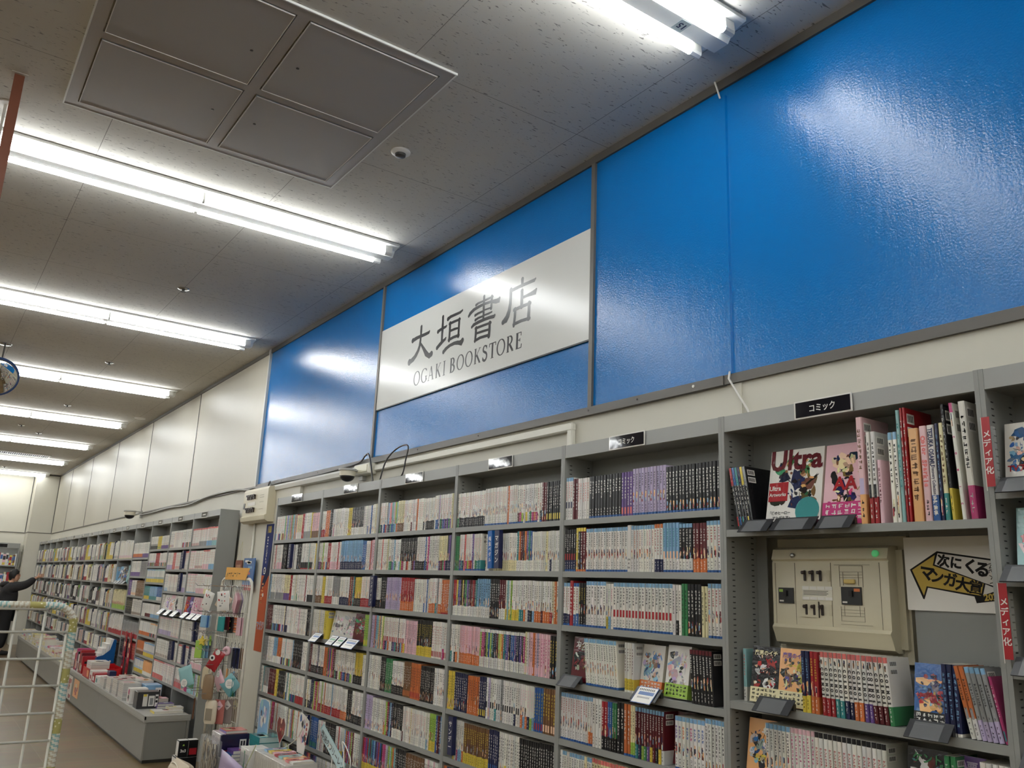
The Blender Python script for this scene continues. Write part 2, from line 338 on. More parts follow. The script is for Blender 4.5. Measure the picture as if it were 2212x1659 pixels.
# ---------------------------------------------------------------- store sign
KANJI = [[1726,350,1624,363,1507,364,1401,364,1317,370,1300,392,1329,411,1362,410,1440,409,1547,412,1672,412,1782,398],[1563,524,1565,459,1559,396,1566,337,1579,268,1616,212,1686,157,1771,127,1846,117,1772,57,1689,75,1615,122,1555,187,1525,250,1516,323,1515,384,1511,445,1513,510],[1555,294,1499,227,1442,157,1386,83,1273,25,1194,55,1260,105,1300,103,1287,101,1365,163,1442,231,1517,296],[1006,521,1003,445,1005,363,1002,292,1001,205,951,193,952,279,947,348,953,432,956,507],[1062,325,1009,338,946,341,886,348,868,364,891,381,922,382,980,378,1049,375,1107,360],[1057,113,998,137,938,164,880,186,870,209,894,222,923,215,992,202,1057,174,1110,145],[827,435,773,449,670,449,554,450,505,472,529,492,587,486,700,488,810,489,874,473],[817,392,816,284,817,165,773,153,768,271,768,379],[791,362,683,364,552,363,576,396,711,400,821,398],[600,391,601,290,603,173,556,161,554,278,554,378],[776,264,664,264,572,260,588,288,688,299,801,297],[787,153,681,161,559,156,586,197,712,199,821,188],[891,25,828,53,751,71,651,73,578,58,491,28,449,73,511,109,548,105,588,115,683,120,792,111,881,90,942,56],[59,535,59,473,57,390,54,306,52,242,13,232,12,295,14,378,16,461,16,522],[191,454,152,464,38,462,-56,464,-154,464,-136,491,-36,491,58,489,174,492,221,481],[-107,493,-104,430,-105,345,-143,334,-146,417,-149,480],[340,358,298,379,225,402,133,411,33,418,-105,408,-220,374,-292,367,-304,411,-271,431,-227,431,-199,434,-89,444,56,453,165,449,267,441,347,413,376,378],[17,347,-54,343,-139,338,-125,362,-41,365,30,369],[201,327,140,335,31,337,51,364,164,365,229,356],[190,266,135,276,32,276,5,281,-80,277,-148,283,-132,304,-62,304,22,305,51,303,159,305,220,295],[258,199,208,211,116,217,4,219,-106,215,-193,206,-217,227,-189,249,-162,252,-82,258,32,260,149,258,249,250,292,223],[203,182,205,96,209,18,174,7,158,83,156,169],[180,156,68,155,-139,151,-120,182,90,189,204,190],[-84,178,-86,93,-76,17,-129,2,-135,80,-133,166],[157,91,35,85,-111,77,-95,108,54,118,176,122],[176,5,74,17,-120,5,-101,43,98,53,208,38],[-703,530,-705,458,-752,443,-754,514],[-524,425,-616,428,-742,430,-865,428,-958,425,-981,451,-962,466,-926,466,-841,467,-716,469,-589,468,-494,466],[-484,466,-487,381,-485,303,-468,231,-432,176,-379,139,-362,131,-405,85,-457,89,-502,142,-527,208,-538,286,-539,365,-540,449],[-703,394,-705,321,-706,208,-757,194,-756,307,-754,379],[-751,288,-831,288,-916,280,-989,274,-1003,324,-977,340,-926,332,-887,327,-809,322,-730,316],[-586,212,-587,120,-577,21,-615,9,-631,107,-634,198],[-607,180,-732,184,-901,183,-879,220,-706,224,-580,220],[-844,217,-845,131,-840,41,-896,26,-897,116,-897,202],[-606,15,-740,21,-894,11,-875,51,-718,59,-580,51]]
s = empty('store_sign', (XW - .012, 4.1, Z(1.18)), 'white signboard with large dark kanji and serif lettering on the blue wall', 'sign')
mb = MB(); mb.box(XW - .016, XW - .0085, JB[2] + .014, JB[1] - .014, Z(1.186), Z(1.764), (232, 232, 226)); o = mb.build('sign_board', 'signwhite', s)
mb = MB(); mb.box(XW - .018, XW - .0086, JB[2] + .014, JB[1] - .014, Z(1.178), Z(1.1858), (34, 34, 40)); mb.build('bottom_edge', 'metal', s)
DK = (54, 54, 56)
mb = MB()
for i, pl in enumerate(KANJI):
    if i in (3, 13, 26): mb.build('kanji_character', 'print', s); mb = MB()
    n = len(pl) // 4
    P = [(XW - .0163 - i * 1e-5, 3.9 + pl[k] / 2000.0, Z(1.4 + pl[k + 1] / 2000.0)) for k in range(0, len(pl), 2)]
    for k in range(n - 1): mb.poly([P[k], P[k + 1], P[2 * n - 2 - k], P[2 * n - 1 - k]], DK)
    for a in (0, n - 1):
        c = [(P[a][j] + P[2 * n - 1 - a][j]) / 2 for j in range(3)]; r = math.dist(P[a], P[2 * n - 1 - a]) / 2
        mb.poly([(c[0] - 4e-6, c[1] + r * math.cos(t * math.pi / 6), c[2] + r * math.sin(t * math.pi / 6)) for t in range(12)], DK)
mb.build('kanji_character', 'print', s)
# serif capitals drawn stroke by stroke: unit box, u to the right, v up
def arc(cx, cyy, rx, ry, a0, a1, t0, t1, n=18):
    out = []
    for i in range(n + 1):
        a = math.radians(a0 + (a1 - a0) * i / n); f = abs(math.cos(a)); out.append((cx + rx * math.cos(a), cyy + ry * math.sin(a), t0 + (t1 - t0) * f))
    return out
TK, TN = .085, .03
def bar(x0, y0, x1, y1, t, t2=None): return [(x0, y0, t), (x1, y1, t if t2 is None else t2)]
def serif(x, y, w_): return bar(x - w_, y, x + w_, y, .022)
CAPS = {
 'O': [arc(.5, .5, .44, .49, 0, 360, .028, .075, 36)],
 'G': [arc(.55, .5, .47, .49, 40, 330, .028, .08, 30), bar(.86, .1, .86, .42, .07), serif(.86, .42, .17), bar(.9, .78, .9, .98, .025)],
 'A': [bar(.5, .98, .86, .03, .075), bar(.5, .95, .15, .03, .032), bar(.26, .34, .7, .34, .028), serif(.15, .02, .14), serif(.86, .02, .16)],
 'K': [bar(.2, .02, .2, .98, TK), bar(.24, .44, .84, .96, .032), bar(.4, .56, .88, .03, TK), serif(.2, .98, .17), serif(.2, .02, .17), serif(.84, .97, .14), serif(.88, .02, .15)],
 'I': [bar(.5, .02, .5, .98, .075), bar(.1, .98, .9, .98, .025), bar(.1, .02, .9, .02, .025)],
 'B': [bar(.24, .02, .24, .98, TK + .02), arc(.42, .75, .36, .23, 100, -90, .03, .09, 14), arc(.42, .27, .46, .25, 90, -100, .03, .1, 14), bar(.05, .98, .45, .98, .025), bar(.05, .02, .45, .02, .025), bar(.24, .52, .45, .52, .025)],
 'S': [arc(.5, .74, .34, .24, 30, 200, .04, .08, 12) + arc(.5, .28, .4, .26, 80, -160, .09, .08, 18), bar(.84, .74, .86, .97, .04), bar(.12, .04, .12, .28, .04)],
 'T': [bar(.5, .02, .5, .96, .1), bar(.02, .96, .98, .96, .035), bar(.04, .98, .02, .76, .04), bar(.96, .98, .98, .76, .04), serif(.5, .02, .22)],
 'R': [bar(.22, .02, .22, .98, TK + .01), arc(.42, .74, .32, .24, 100, -90, .03, .09, 14), bar(.42, .5, .88, .03, .09), bar(.04, .98, .44, .98, .025), serif(.22, .02, .18), bar(.22, .5, .46, .5, .025), serif(.9, .02, .1)],
 'E': [bar(.24, .02, .24, .98, .11), bar(.05, .97, .86, .97, .03), bar(.05, .03, .9, .03, .03), bar(.24, .52, .68, .52, .03), bar(.86, .98, .86, .76, .04), bar(.9, .02, .95, .26, .045), bar(.68, .62, .68, .42, .04)]}
LAT = [('O', 4.728, 4.644), ('G', 4.63, 4.552), ('A', 4.541, 4.464), ('K', 4.445, 4.378), ('I', 4.355, 4.321), ('B', 4.271, 4.211), ('O', 4.19, 4.109), ('O', 4.094, 4.014), ('K', 3.997, 3.926), ('S', 3.909, 3.857), ('T', 3.839, 3.771), ('O', 3.761, 3.679), ('R', 3.666, 3.596), ('E', 3.578, 3.52)]
for ch, ya, yb in LAT:
    mb = MB()
    wd, hh, zb = ya - yb, .093, Z(1.2655)
    wt = max(wd, .06)
    for st, pts in enumerate(CAPS[ch]):
        A, B_ = [], []
        for i, (u, v, t) in enumerate(pts):
            p, q = pts[max(i - 1, 0)], pts[min(i + 1, len(pts) - 1)]
            du, dv = (q[0] - p[0]) * wd, (q[1] - p[1]) * hh; L_ = math.hypot(du, dv) or 1; nu, nv = -dv / L_, du / L_
            cu_, cv = ya - u * wd, zb + v * hh; tt = t * .085
            A.append((XW - .0163 - st * 2e-5, cu_ - nu * tt, cv + nv * tt)); B_.append((XW - .0163 - st * 2e-5, cu_ + nu * tt, cv - nv * tt))
        for i in range(len(pts) - 1): mb.poly([A[i], A[i + 1], B_[i + 1], B_[i]], DK)
    mb.build('serif_letter', 'print', s)

# ================================================================= CEILING FITTINGS
def fixture(yc, n):
    pos = ['over the bookcase with the breaker box', 'in front of the big ceiling hatch', 'behind the ceiling hatch row', 'beside the round mirror'][n] if n < 4 else 'in the %s row from the end wall' % ordinal(8 - n)
    t = empty('ceiling_light', (1.01, yc, ZC), 'twin-tube white fluorescent batten, %s of the row along the ceiling' % ordinal(n + 1), 'ceiling light', 'fluorescent battens along the ceiling')
    x0, x1 = -.22, 2.245
    mb = MB(); mb.prism([(yc - .125, ZC - .001), (yc - .125, ZC - .016), (yc - .11, ZC - .018), (yc - .06, ZC - .030), (yc - .035, ZC - .066), (yc + .035, ZC - .066), (yc + .06, ZC - .030), (yc + .11, ZC - .018), (yc + .125, ZC - .016), (yc + .125, ZC - .001)], 'x', x0, x1, (236, 236, 230))
    mb.box(x0 - .004, x1 + .004, yc - .03, yc + .03, ZC - .055, ZC - .001, (228, 228, 222)); mb.build('housing', 'metal', t)
    for sy in (-1, 1):
        yt = yc + sy * .083
        for a, b_ in ((x0 + .035, 1.0), (1.03, x1 - .085)):
            mb = MB(); mb.cyl((a, yt, ZC - .064), (b_, yt, ZC - .064), .0155, (250, 250, 250), n=12); mb.build('tube', 'tube', t, smooth=True)
        for a, b_ in ((x0 + .005, x0 + .034), (1.009, 1.021), (x1 - .084, x1 - .035)):
            mb = MB(); mb.prism([(yt - .0165, ZC - .064), (yt - .013, ZC - .075), (yt, ZC - .081), (yt + .013, ZC - .075), (yt + .0165, ZC - .064), (yt + .013, ZC - .02), (yt - .013, ZC - .02)], 'x', a, b_, (226, 226, 222)); mb.build('socket', 'plastic', t)
    if n == 0:
        mb = MB(); T = frame((2.03, yc, ZC - .0664), (0, -1, 0), (-1, 0, 0)); T = frame((2.02, yc - .002, ZC - .0664), (0, 1, 0), (1, 0, 0))
        mb.box(2.0, 2.05, yc - .03, yc + .03, ZC - .0668, ZC - .0661, (178, 190, 190)); mb.text('15', frame((2.025, yc, ZC - .0672), (-1, 0, 0), (0, 1, 0)), .04, 'N', .02)
        mb.build('number_sticker', 'paper', t)
    return t
for i in range(8): fixture(1.91 + 2.81 * i, i)
# the same battens run over the rest of the shop, out of the picture
def fixture_far(xc, yc, n):
    t = empty('ceiling_light', (xc, yc, ZC), 'twin-tube white fluorescent batten over the aisles out of the photograph', 'ceiling light', 'fluorescent battens over the other aisles')
    mb = MB(); mb.prism([(yc - .125, ZC - .001), (yc - .125, ZC - .016), (yc - .06, ZC - .03), (yc - .035, ZC - .066), (yc + .035, ZC - .066), (yc + .06, ZC - .03), (yc + .125, ZC - .016), (yc + .125, ZC - .001)], 'x', xc - 1.23, xc + 1.23, (236, 236, 230)); mb.build('housing', 'metal', t)
    for sy in (-1, 1):
        mb = MB(); mb.cyl((xc - 1.19, yc + sy * .083, ZC - .064), (xc + 1.19, yc + sy * .083, ZC - .064), .0155, 'W', n=8); mb.build('tube', 'tube', t)
for yc in (-.9, -3.71): fixture_far(1.01, yc, 0)
for xc in (-2.3, -5.6):
    for k in range(9): fixture_far(xc, -2.3 + 2.81 * k, 0)

# ceiling hatch of four sheets
h = empty('ceiling_hatch', (.89, 3.45, ZC), 'large square ceiling access hatch of four grey sheets in a metal frame', 'ceiling hatch')
hx0, hx1, hy0, hy1 = .225, 1.563, 2.783, 4.12; hz = ZC - .008
mb = MB(); hc = (176, 171, 166)
for a in ((hx0, hx0 + .05, hy0, hy1), (hx1 - .05, hx1, hy0, hy1), (hx0 + .05, hx1 - .05, hy0, hy0 + .05), (hx0 + .05, hx1 - .05, hy1 - .05, hy1), (.872, .922, hy0 + .05, hy1 - .05), (hx0 + .05, .872, 3.427, 3.477), (.922, hx1 - .05, 3.427, 3.477)): mb.box(a[0], a[1], a[2], a[3], hz, ZC, hc)
mb.build('frame', 'metal', h)
mb = MB()
for a in ((hx0 - .006, hx0, hy0 - .006, hy1 + .006), (hx1, hx1 + .006, hy0 - .006, hy1 + .006), (hx0, hx1, hy0 - .006, hy0), (hx0, hx1, hy1, hy1 + .006)): mb.box(a[0], a[1], a[2], a[3], hz - .002, ZC, (238, 238, 232))
mb.build('edge_strip', 'metal', h)
for a, b_ in ((hx0 + .05, .872), (.922, hx1 - .05)):
    for c, d in ((hy0 + .05, 3.427), (3.477, hy1 - .05)):
        mb = MB(); g = .006; mb.box(a + g, b_ - g, c + g, d - g, hz - .003, hz + .003, hc); p = mb.build('access_sheet', 'hatch', h)
        mb = MB()
        for e in ((a + g, b_ - g, c + g, c + g + .003), (a + g, b_ - g, d - g - .003, d - g), (a + g, a + g + .003, c + g, d - g), (b_ - g - .003, b_ - g, c + g, d - g)): mb.box(e[0], e[1], e[2], e[3], hz - .0055, hz - .003, (226, 220, 212))
        lx = .80 if a < .5 else 1.0; ly = (c + .33) if c < 3 else c + .25
        o = mb.build('rim', 'metal', p)
        mb = MB(); mb.lathe((lx, ly, hz - .003), [(.007, 0), (.007, -.0015), (.004, -.002)], (60, 54, 50), n=10); mb.build('latch', 'metal', p)
SPR = [(1.36, 6.46), (1.35, 9.38), (1.35, 12.28), (1.33, 15.2), (1.03, 14.57), (1.32, 18.99), (1.31, 20.91)]
for i, (x, y) in enumerate(SPR):
    t = empty('sprinkler_head', (x, y, ZC), 'small chrome sprinkler flange on the ceiling, %s one beyond the hatch' % ordinal(i + 1), 'sprinkler', 'sprinkler heads')
    mb = MB(); mb.lathe((x, y, ZC), [(.045, 0), (.042, -.004), (.022, -.010)], 'W', n=20); mb.build('flange', 'chrome', t, smooth=True)
    mb = MB(); mb.lathe((x, y, ZC - .009), [(.012, 0), (.010, -.012), (.018, -.014), (.018, -.017)], (60, 56, 52), n=12); mb.build('nozzle', 'metal', t)
t = empty('smoke_detector', (1.69, 3.53, ZC), 'round white detector with a dark centre beside the ceiling hatch', 'detector')
mb = MB(); mb.lathe((1.69, 3.53, ZC), [(.05, 0), (.05, -.006), (.038, -.014)], 'W', n=24); mb.build('base', 'plastic', t, auto=True)
mb = MB(); mb.lathe((1.69, 3.53, ZC - .014), [(.028, 0), (.026, -.012), (.014, -.016)], (70, 66, 62), n=20); mb.build('sensor', 'plastic', t, auto=True)
mb = MB(); mb.lathe((2.3, 12.5, ZC), [(.075, 0), (.07, -.012), (.03, -.02)], 'W', n=24); tag(mb.build('round_detector', 'plastic', auto=True), 'low white round detector on the ceiling close to the cream wall', 'detector')
t = empty('air_grille', (1.0, 18.25, ZC), 'long slotted white air grille in the far ceiling', 'air grille')
mb = MB()
for a in ((0, 1.86, 18.05, 18.08), (0, 1.86, 18.45, 18.48), (1.83, 1.86, 18.05, 18.48), (0, .03, 18.05, 18.48)): mb.box(a[0], a[1], a[2], a[3], ZC - .012, ZC, 'W')
mb.build('frame', 'metal', t)
mb = MB()
for k in range(52): mb.box(.04 + k * .0345, .052 + k * .0345, 18.08, 18.45, ZC - .010, ZC - .002, (196, 194, 186))
mb.build('slats', 'metal', t)
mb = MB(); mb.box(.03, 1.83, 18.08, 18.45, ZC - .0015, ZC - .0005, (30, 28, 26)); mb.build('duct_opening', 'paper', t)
# convex mirror on a rod
t = empty('convex_mirror', (.40, 9.34, ZC), 'round convex shop mirror with a blue rim hanging on a ceiling rod', 'mirror')
mc = Vector((.37, 9.25, Z(1.80))); ax = Vector((.02, -.86, -.5)).normalized()
mb = MB(); mb.lathe((.40, 9.34, ZC), [(.06, 0), (.055, -.008), (.015, -.014)], 'W', n=20); mb.build('flange', 'chrome', t)
mb = MB(); mb.tube([(.40, 9.34, ZC - .012), (.395, 9.34, Z(1.9)), tuple(mc - ax * .03)], .008, (80, 76, 70)); mb.build('rod', 'metal', t)
mb = MB(); mb.lathe(mc, [(.185, -.012), (.197, -.004), (.197, .008), (.183, .012)], (34, 62, 108), axis=ax, n=40); mb.build('rim', 'plastic', t, auto=True)
mb = MB(); mb.lathe(mc, [(.186 * math.sin(a * math.radians(3.6)) / math.sin(math.radians(36)), .012 + .05 * (math.cos(a * math.radians(3.6)) - math.cos(math.radians(36))) / (1 - math.cos(math.radians(36)))) for a in range(10, 0, -1)] + [(.001, .062)], 'W', axis=ax, n=40); mb.build('mirror_face', 'mirror', t, smooth=True)
# brown hanging bar and the thin rod behind it
t = empty('hanging_bar', (.032, 4.02, ZC), 'brown square metal bar hanging from a ceiling plate in front of the lamps', 'hanging bar')
mb = MB(); mb.box(.0, .064, 3.99, 4.05, ZC - .004, ZC, (196, 190, 180)); mb.build('ceiling_plate', 'metal', t)
mb = MB(); mb.box(.012, .052, 4.005, 4.03, Z(.9), ZC - .004, (128, 74, 52)); mb.build('bar', 'metal', t)
t = empty('hanging_rod', (.01, 4.4, ZC), 'thin white rod on a round ceiling plate behind the brown bar', 'hanging rod')
mb = MB(); mb.lathe((.012, 4.34, ZC), [(.05, 0), (.05, -.004)], (214, 208, 198), n=20); mb.build('ceiling_plate', 'metal', t)
mb = MB(); mb.cyl((.002, 4.34, Z(1.0)), (.002, 4.34, ZC - .004), .006, (210, 204, 194), n=10); mb.build('rod', 'metal', t)

# ================================================================= ON THE LONG WALL
t = empty('cable_raceway', (XW - .01, 2.105, Z(.85)), 'blue painted cable strip on the blue wall with white cable ends', 'cable strip')
mb = MB(); mb.prism([(XW - .008, 2.118), (XW - .018, 2.114), (XW - .018, 2.098), (XW - .008, 2.094)], 'z', Z(.852), Z(2.07), (20, 104, 176)); mb.build('cover_strip', 'blue', t)
mb = MB(); mb.tube([(XW - .03, 2.14, ZC), (XW - .03, 2.13, ZC - .03), (XW - .028, 2.115, Z(2.06))], .004, 'W'); mb.build('cable', 'plastic', t, smooth=True)
mb = MB(); mb.tube([(XW - .018, 2.105, Z(.86)), (XW - .026, 2.104, Z(.83)), (XW - .02, 2.09, Z(.80)), (XW - .012, 2.03, Z(.70)), (XW - .02, 1.985, Z(.60))], .0045, 'W'); mb.build('cable', 'plastic', t, smooth=True)
BG = (214, 205, 178)
t = empty('breaker_box', (2.44, 7.37, Z(.5)), 'small cream breaker box on the pillar under the blue wall', 'breaker box')
mb = MB(); mb.prism([(2.47, Z(.795)), (2.41, Z(.79)), (2.40, Z(.77)), (2.40, Z(.55)), (2.385, Z(.54)), (2.39, Z(.505)), (2.42, Z(.488)), (2.47, Z(.49))], 'y', 7.07, 7.72, BG); mb.build('case', 'plastic', t)
for r, zz in enumerate((.715, .60)):
    for k in range(5):
        mb = MB(); mb.box(2.385, 2.40, 7.57 - k * .045, 7.585 - k * .045, Z(zz - .02), Z(zz + .02), (60, 48, 42)); mb.box(2.378, 2.387, 7.57 - k * .045, 7.595 - k * .045, Z(zz + .006), Z(zz + .022), (60, 48, 42)); mb.build('switch', 'plastic', t)
mb = MB(); mb.box(2.396, 2.4, 7.66, 7.70, Z(.62), Z(.67), (40, 38, 36)); mb.build('main_switch', 'plastic', t); mb = MB(); mb.box(2.397, 2.4, 7.38, 7.585, Z(.64), Z(.67), 'W')
for z in (.6, .66, .7, .72): mb.box(2.398, 2.4, 7.17, 7.27, Z(z), Z(z + .002), (150, 142, 120))
mb.build('panel_grooves', 'paper', t)
mb = MB(); mb.cyl((2.457, 7.5, 0.0), (2.457, 7.5, Z(.49)), .010, (222, 218, 206), n=12); mb.build('conduit', 'plastic', t, smooth=True)
for (y0, y1, z0, z1, lab) in ((7.19, 7.37, .73, .80, 'small white junction box at the end of the trunking beside the breaker box'), (5.20, 5.45, .735, .81, 'cream junction box with a plate on the trunking above the dome camera')):
    t = empty('junction_box', (XW - .03, (y0 + y1) / 2, Z(z0)), lab, 'junction box')
    xx = 2.44; xb = XW
    mb = MB(); mb.box(xx, xb, y0, y1, Z(z0), Z(z1), (226, 222, 208), .006); mb.build('box', 'plastic', t)
    mb = MB(); mb.box(xx - .005, xx, y0 + .03, y1 - .03, Z(z0 + .015), Z(z1 - .012), (240, 236, 214)); mb.build('plate', 'plastic', t)
mb = MB(); mb.prism([(XW - .001, Z(.752)), (XW - .045, Z(.756)), (XW - .052, Z(.785)), (XW - .04, Z(.802)), (XW - .001, Z(.804))], 'y', 5.46, 7.19, (232, 230, 222)); tag(mb.build('cable_trunking', 'plastic'), 'white cable trunking between the two junction boxes under the blue panels', 'trunking')
mb = MB(); mb.box(XW - .03, XW - .001, 3.06, 5.19, Z(.752), Z(.792), (230, 227, 214), .006); mb.box(XW - .03, XW - .001, 3.06, 3.10, Z(.60), Z(.76), (230, 227, 214), .006)
tag(mb.build('cable_trunking', 'plastic'), 'white trunking with an elbow running down behind the shelving', 'trunking')
mb = MB(); mb.tube(curve_path([(XW - .03, 7.3, Z(.80)), (XW - .04, 7.24, Z(.845)), (XW - .04, 7.18, Z(.815)), (XW - .03, 6.9, Z(.818)), (XW - .03, 6.4, Z(.808)), (XW - .03, 5.9, Z(.815)), (XW - .03, 5.45, Z(.83)), (XW - .05, 5.3, Z(.865)), (XW - .07, 5.2, Z(.86)), (XW - .1, 5.08, Z(.75)), (XW - .12, 5.0, Z(.65))]), .006, (52, 48, 44), n=6)
tag(mb.build('cable', 'plastic', smooth=True), 'dark cable strung along the rail from the breaker box to the dome camera', 'cable')
mb = MB(); mb.tube(curve_path([(2.36, 4.86, Z(.64)), (2.4, 4.87, Z(.78)), (2.44, 4.80, Z(.86)), (2.44, 4.66, Z(.86)), (2.40, 4.60, Z(.76)), (2.38, 4.60, Z(.66)), (2.37, 4.7, Z(.645)), (2.37, 4.85, Z(.65)), (2.4, 4.65, Z(.66)), (2.4, 4.5, Z(.66))]), .005, (40, 38, 38), n=6)
tag(mb.build('cable', 'plastic', smooth=True), 'black cable loop standing on top of the bookcases', 'cable')
mb = MB(); mb.tube(curve_path([(XW - .02, 7.75, Z(.80)), (XW - .02, 8.3, Z(.845)), (XW - .02, 9.2, Z(.842)), (XW - .02, 10.0, Z(.80)), (XW - .02, 10.9, Z(.815)), (XW - .02, 11.9, Z(.80)), (XW - .035, 12.38, Z(.80))]), .012, (118, 112, 102), n=6)
tag(mb.build('cable', 'plastic', smooth=True), 'grey cable sagging along the cream wall to the far dome camera', 'cable')
def dome(x, y, z, r, lab):
    t = empty('dome_camera', (x, y, z), lab, 'security camera', 'dome security cameras')
    mb = MB(); mb.lathe((x, y, z), [(r, .0), (r * 1.02, -.01), (r * 1.02, -r * .22), (r * .92, -r * .24)], (176, 174, 168), n=32); mb.box(x, XW, y - r * .4, y + r * .4, z - r * .2, z - .002, (176, 174, 168)); mb.box(XW - .03, XW, y - r * .45, y + r * .45, z - r * 1.1, z + .01, (190, 188, 182)); mb.build('bracket', 'metal', t, auto=True)
    mb = MB(); mb.lathe((x, y, z), [(r * .90, -r * .24), (r * .88, -r * .8)], (226, 218, 196), n=32); mb.build('body', 'plastic', t, auto=True)
    mb = MB(); mb.lathe((x, y, z), [(r * .80 * math.cos(a * math.pi / 16), -r * .8 - r * .62 * math.sin(a * math.pi / 16)) for a in range(0, 8)] + [(.001, -r * 1.42)], (28, 24, 24), n=32); mb.build('dome', 'print', t, smooth=True)
dome(2.37, 5.39, Z(.772), .062, 'grey dome camera peeking over the near bookcases by the junction box')
dome(2.34, 12.45, Z(.855), .08, 'white dome camera on the cream wall over the far bookcases')
# ================================================================= BOOKCASES
SH = (148, 149, 145); SHD = (138, 139, 136)
STD = [.305, .088, -.132, -.355, -.577, -.797, -1.02, -1.24]
def bookcase(y1, y0, rows, label, group, slots=True, cut=None, top=.632, hb=.575, back=BACK, end=False):
    """One steel unit between y1 (far end) and y0 (near end): two side panels, back, top, header, shelves, plinth."""
    t = empty('bookcase', (XS, (y0 + y1) / 2, 0), label, 'bookcase', group)
    pt = .013
    for yy, sgn in ((y1, -1), (y0, 1)):
        a, b_ = (yy - pt, yy - .0003) if sgn < 0 else (yy + .0003, yy + pt)
        mb = MB(); mb.box(XS, back + .02, a, b_, 0, Z(top), SH)
        if slots and sgn < 0:      # the punched slots show on the face turned to the camera
            z = Z(-.9)
            while z < Z(hb - .02):
                for xx in (XS + .028, back - .03): mb.box(xx, xx + .013, a - .0006, a + .001, z, z + .0035, (36, 36, 36))
                z += .0185
        mb.build('side_panel', 'metal', t)
    mb = MB()
    if cut:
        cy0, cy1, cz0, cz1 = cut
        for q in ((y0 + pt, cy0, 0, top), (cy1, y1 - pt, 0, top), (cy0, cy1, cz1, top), (cy0, cy1, None, cz0)):
            mb.box(back, back + .004, q[0], q[1], 0 if q[2] is None or q[2] == 0 else Z(q[2]), Z(q[3]), SHD)
    else: mb.box(back, back + .004, y0 + pt, y1 - pt, 0, Z(top), SHD)
    mb.build('back_sheet', 'metal', t)
    mb = MB(); mb.box(XS + .0015, XS + .016, y0 + pt, y1 - pt, Z(hb), Z(top - .001), (162, 163, 160)); mb.build('header', 'metal', t)
    mb = MB(); mb.box(XS + .016, back, y0 + pt, y1 - pt, Z(hb + .004), Z(hb + .02), SHD); mb.build('top_board', 'metal', t)
    for r in rows:
        mb = MB(); mb.box(XS + .003, back, y0 + pt, y1 - pt, Z(r) - .0035, Z(r), SH); mb.box(XS + .002, XS + .012, y0 + pt, y1 - pt, Z(r) - .024, Z(r) - .0005, SH); mb.build('shelf', 'metal', t)
    mb = MB(); mb.box(XS + .006, XS + .016, y0 + pt, y1 - pt, 0, .09, SH); mb.build('plinth', 'metal', t)
    return t
U = [6.4811 - .9 * i for i in range(9)]
ROWS = {i: STD for i in range(5)}
ROWS[5] = [.232, -.323, -.552, -.78, -1.0, -1.24]; ROWS[6] = [.305, .083, -.14, -.36, -.58, -.8, -1.02, -1.24]
BLAB = ['grey steel comics bookcase standing against the pillar under the small breaker box', 'grey steel comics bookcase with card-carrying stands on its fourth shelf', 'grey steel comics bookcase in front of the black cable loop',
        'grey steel comics bookcase with a blue and a navy divider card', 'grey steel comics bookcase beside the breaker-box bay with face-out comics midway', 'grey steel bookcase built around the large cream breaker box', 'grey steel bookcase cut by the frame edge beside the red tags']
for i in range(7):
    bookcase(U[i], U[i + 1], ROWS[i], BLAB[i], 'grey steel bookcases along the blue wall', cut=(1.40, 1.925, -.19, .215) if i == 5 else None, slots=True)

# ---------------------------------------------------------------- a printed volume
ARTP = ['s', 's', 'n', 'K', 'w', 'R', 'N', 'o', 'g', 'b', 'm', 'y']
BRIGHT = ['R', 'B', 'Y', 'P', 'G', 'O', 'N', 'T', 'M', 'L', 'm', 'K', 'b']
PASTEL = ['p', 'y', 'b', 'v', 't', 'o', 'r', 'W', 'L', 'g', 'O']
def strokes(mb, x, yc, zc, w_, h_, c, rnd, n=4):
    """A printed mark too small to read."""
    for k in range(n):
        if rnd.random() < .55:
            zz = zc + (rnd.random() - .5) * h_ * .9; a = yc - w_ * (.25 + .25 * rnd.random()); b_ = yc + w_ * (.25 + .25 * rnd.random())
            mb.poly([(x, b_, zz), (x, a, zz), (x, a, zz + h_ * .16), (x, b_, zz + h_ * .16)], c)
        else:
            yy = yc + (rnd.random() - .5) * w_ * .8; a = zc - h_ * (.2 + .3 * rnd.random()); b_ = zc + h_ * (.2 + .3 * rnd.random())
            mb.poly([(x, yy + w_ * .09, a), (x, yy - w_ * .09, a), (x, yy - w_ * .09, b_), (x, yy + w_ * .09, b_)], c)
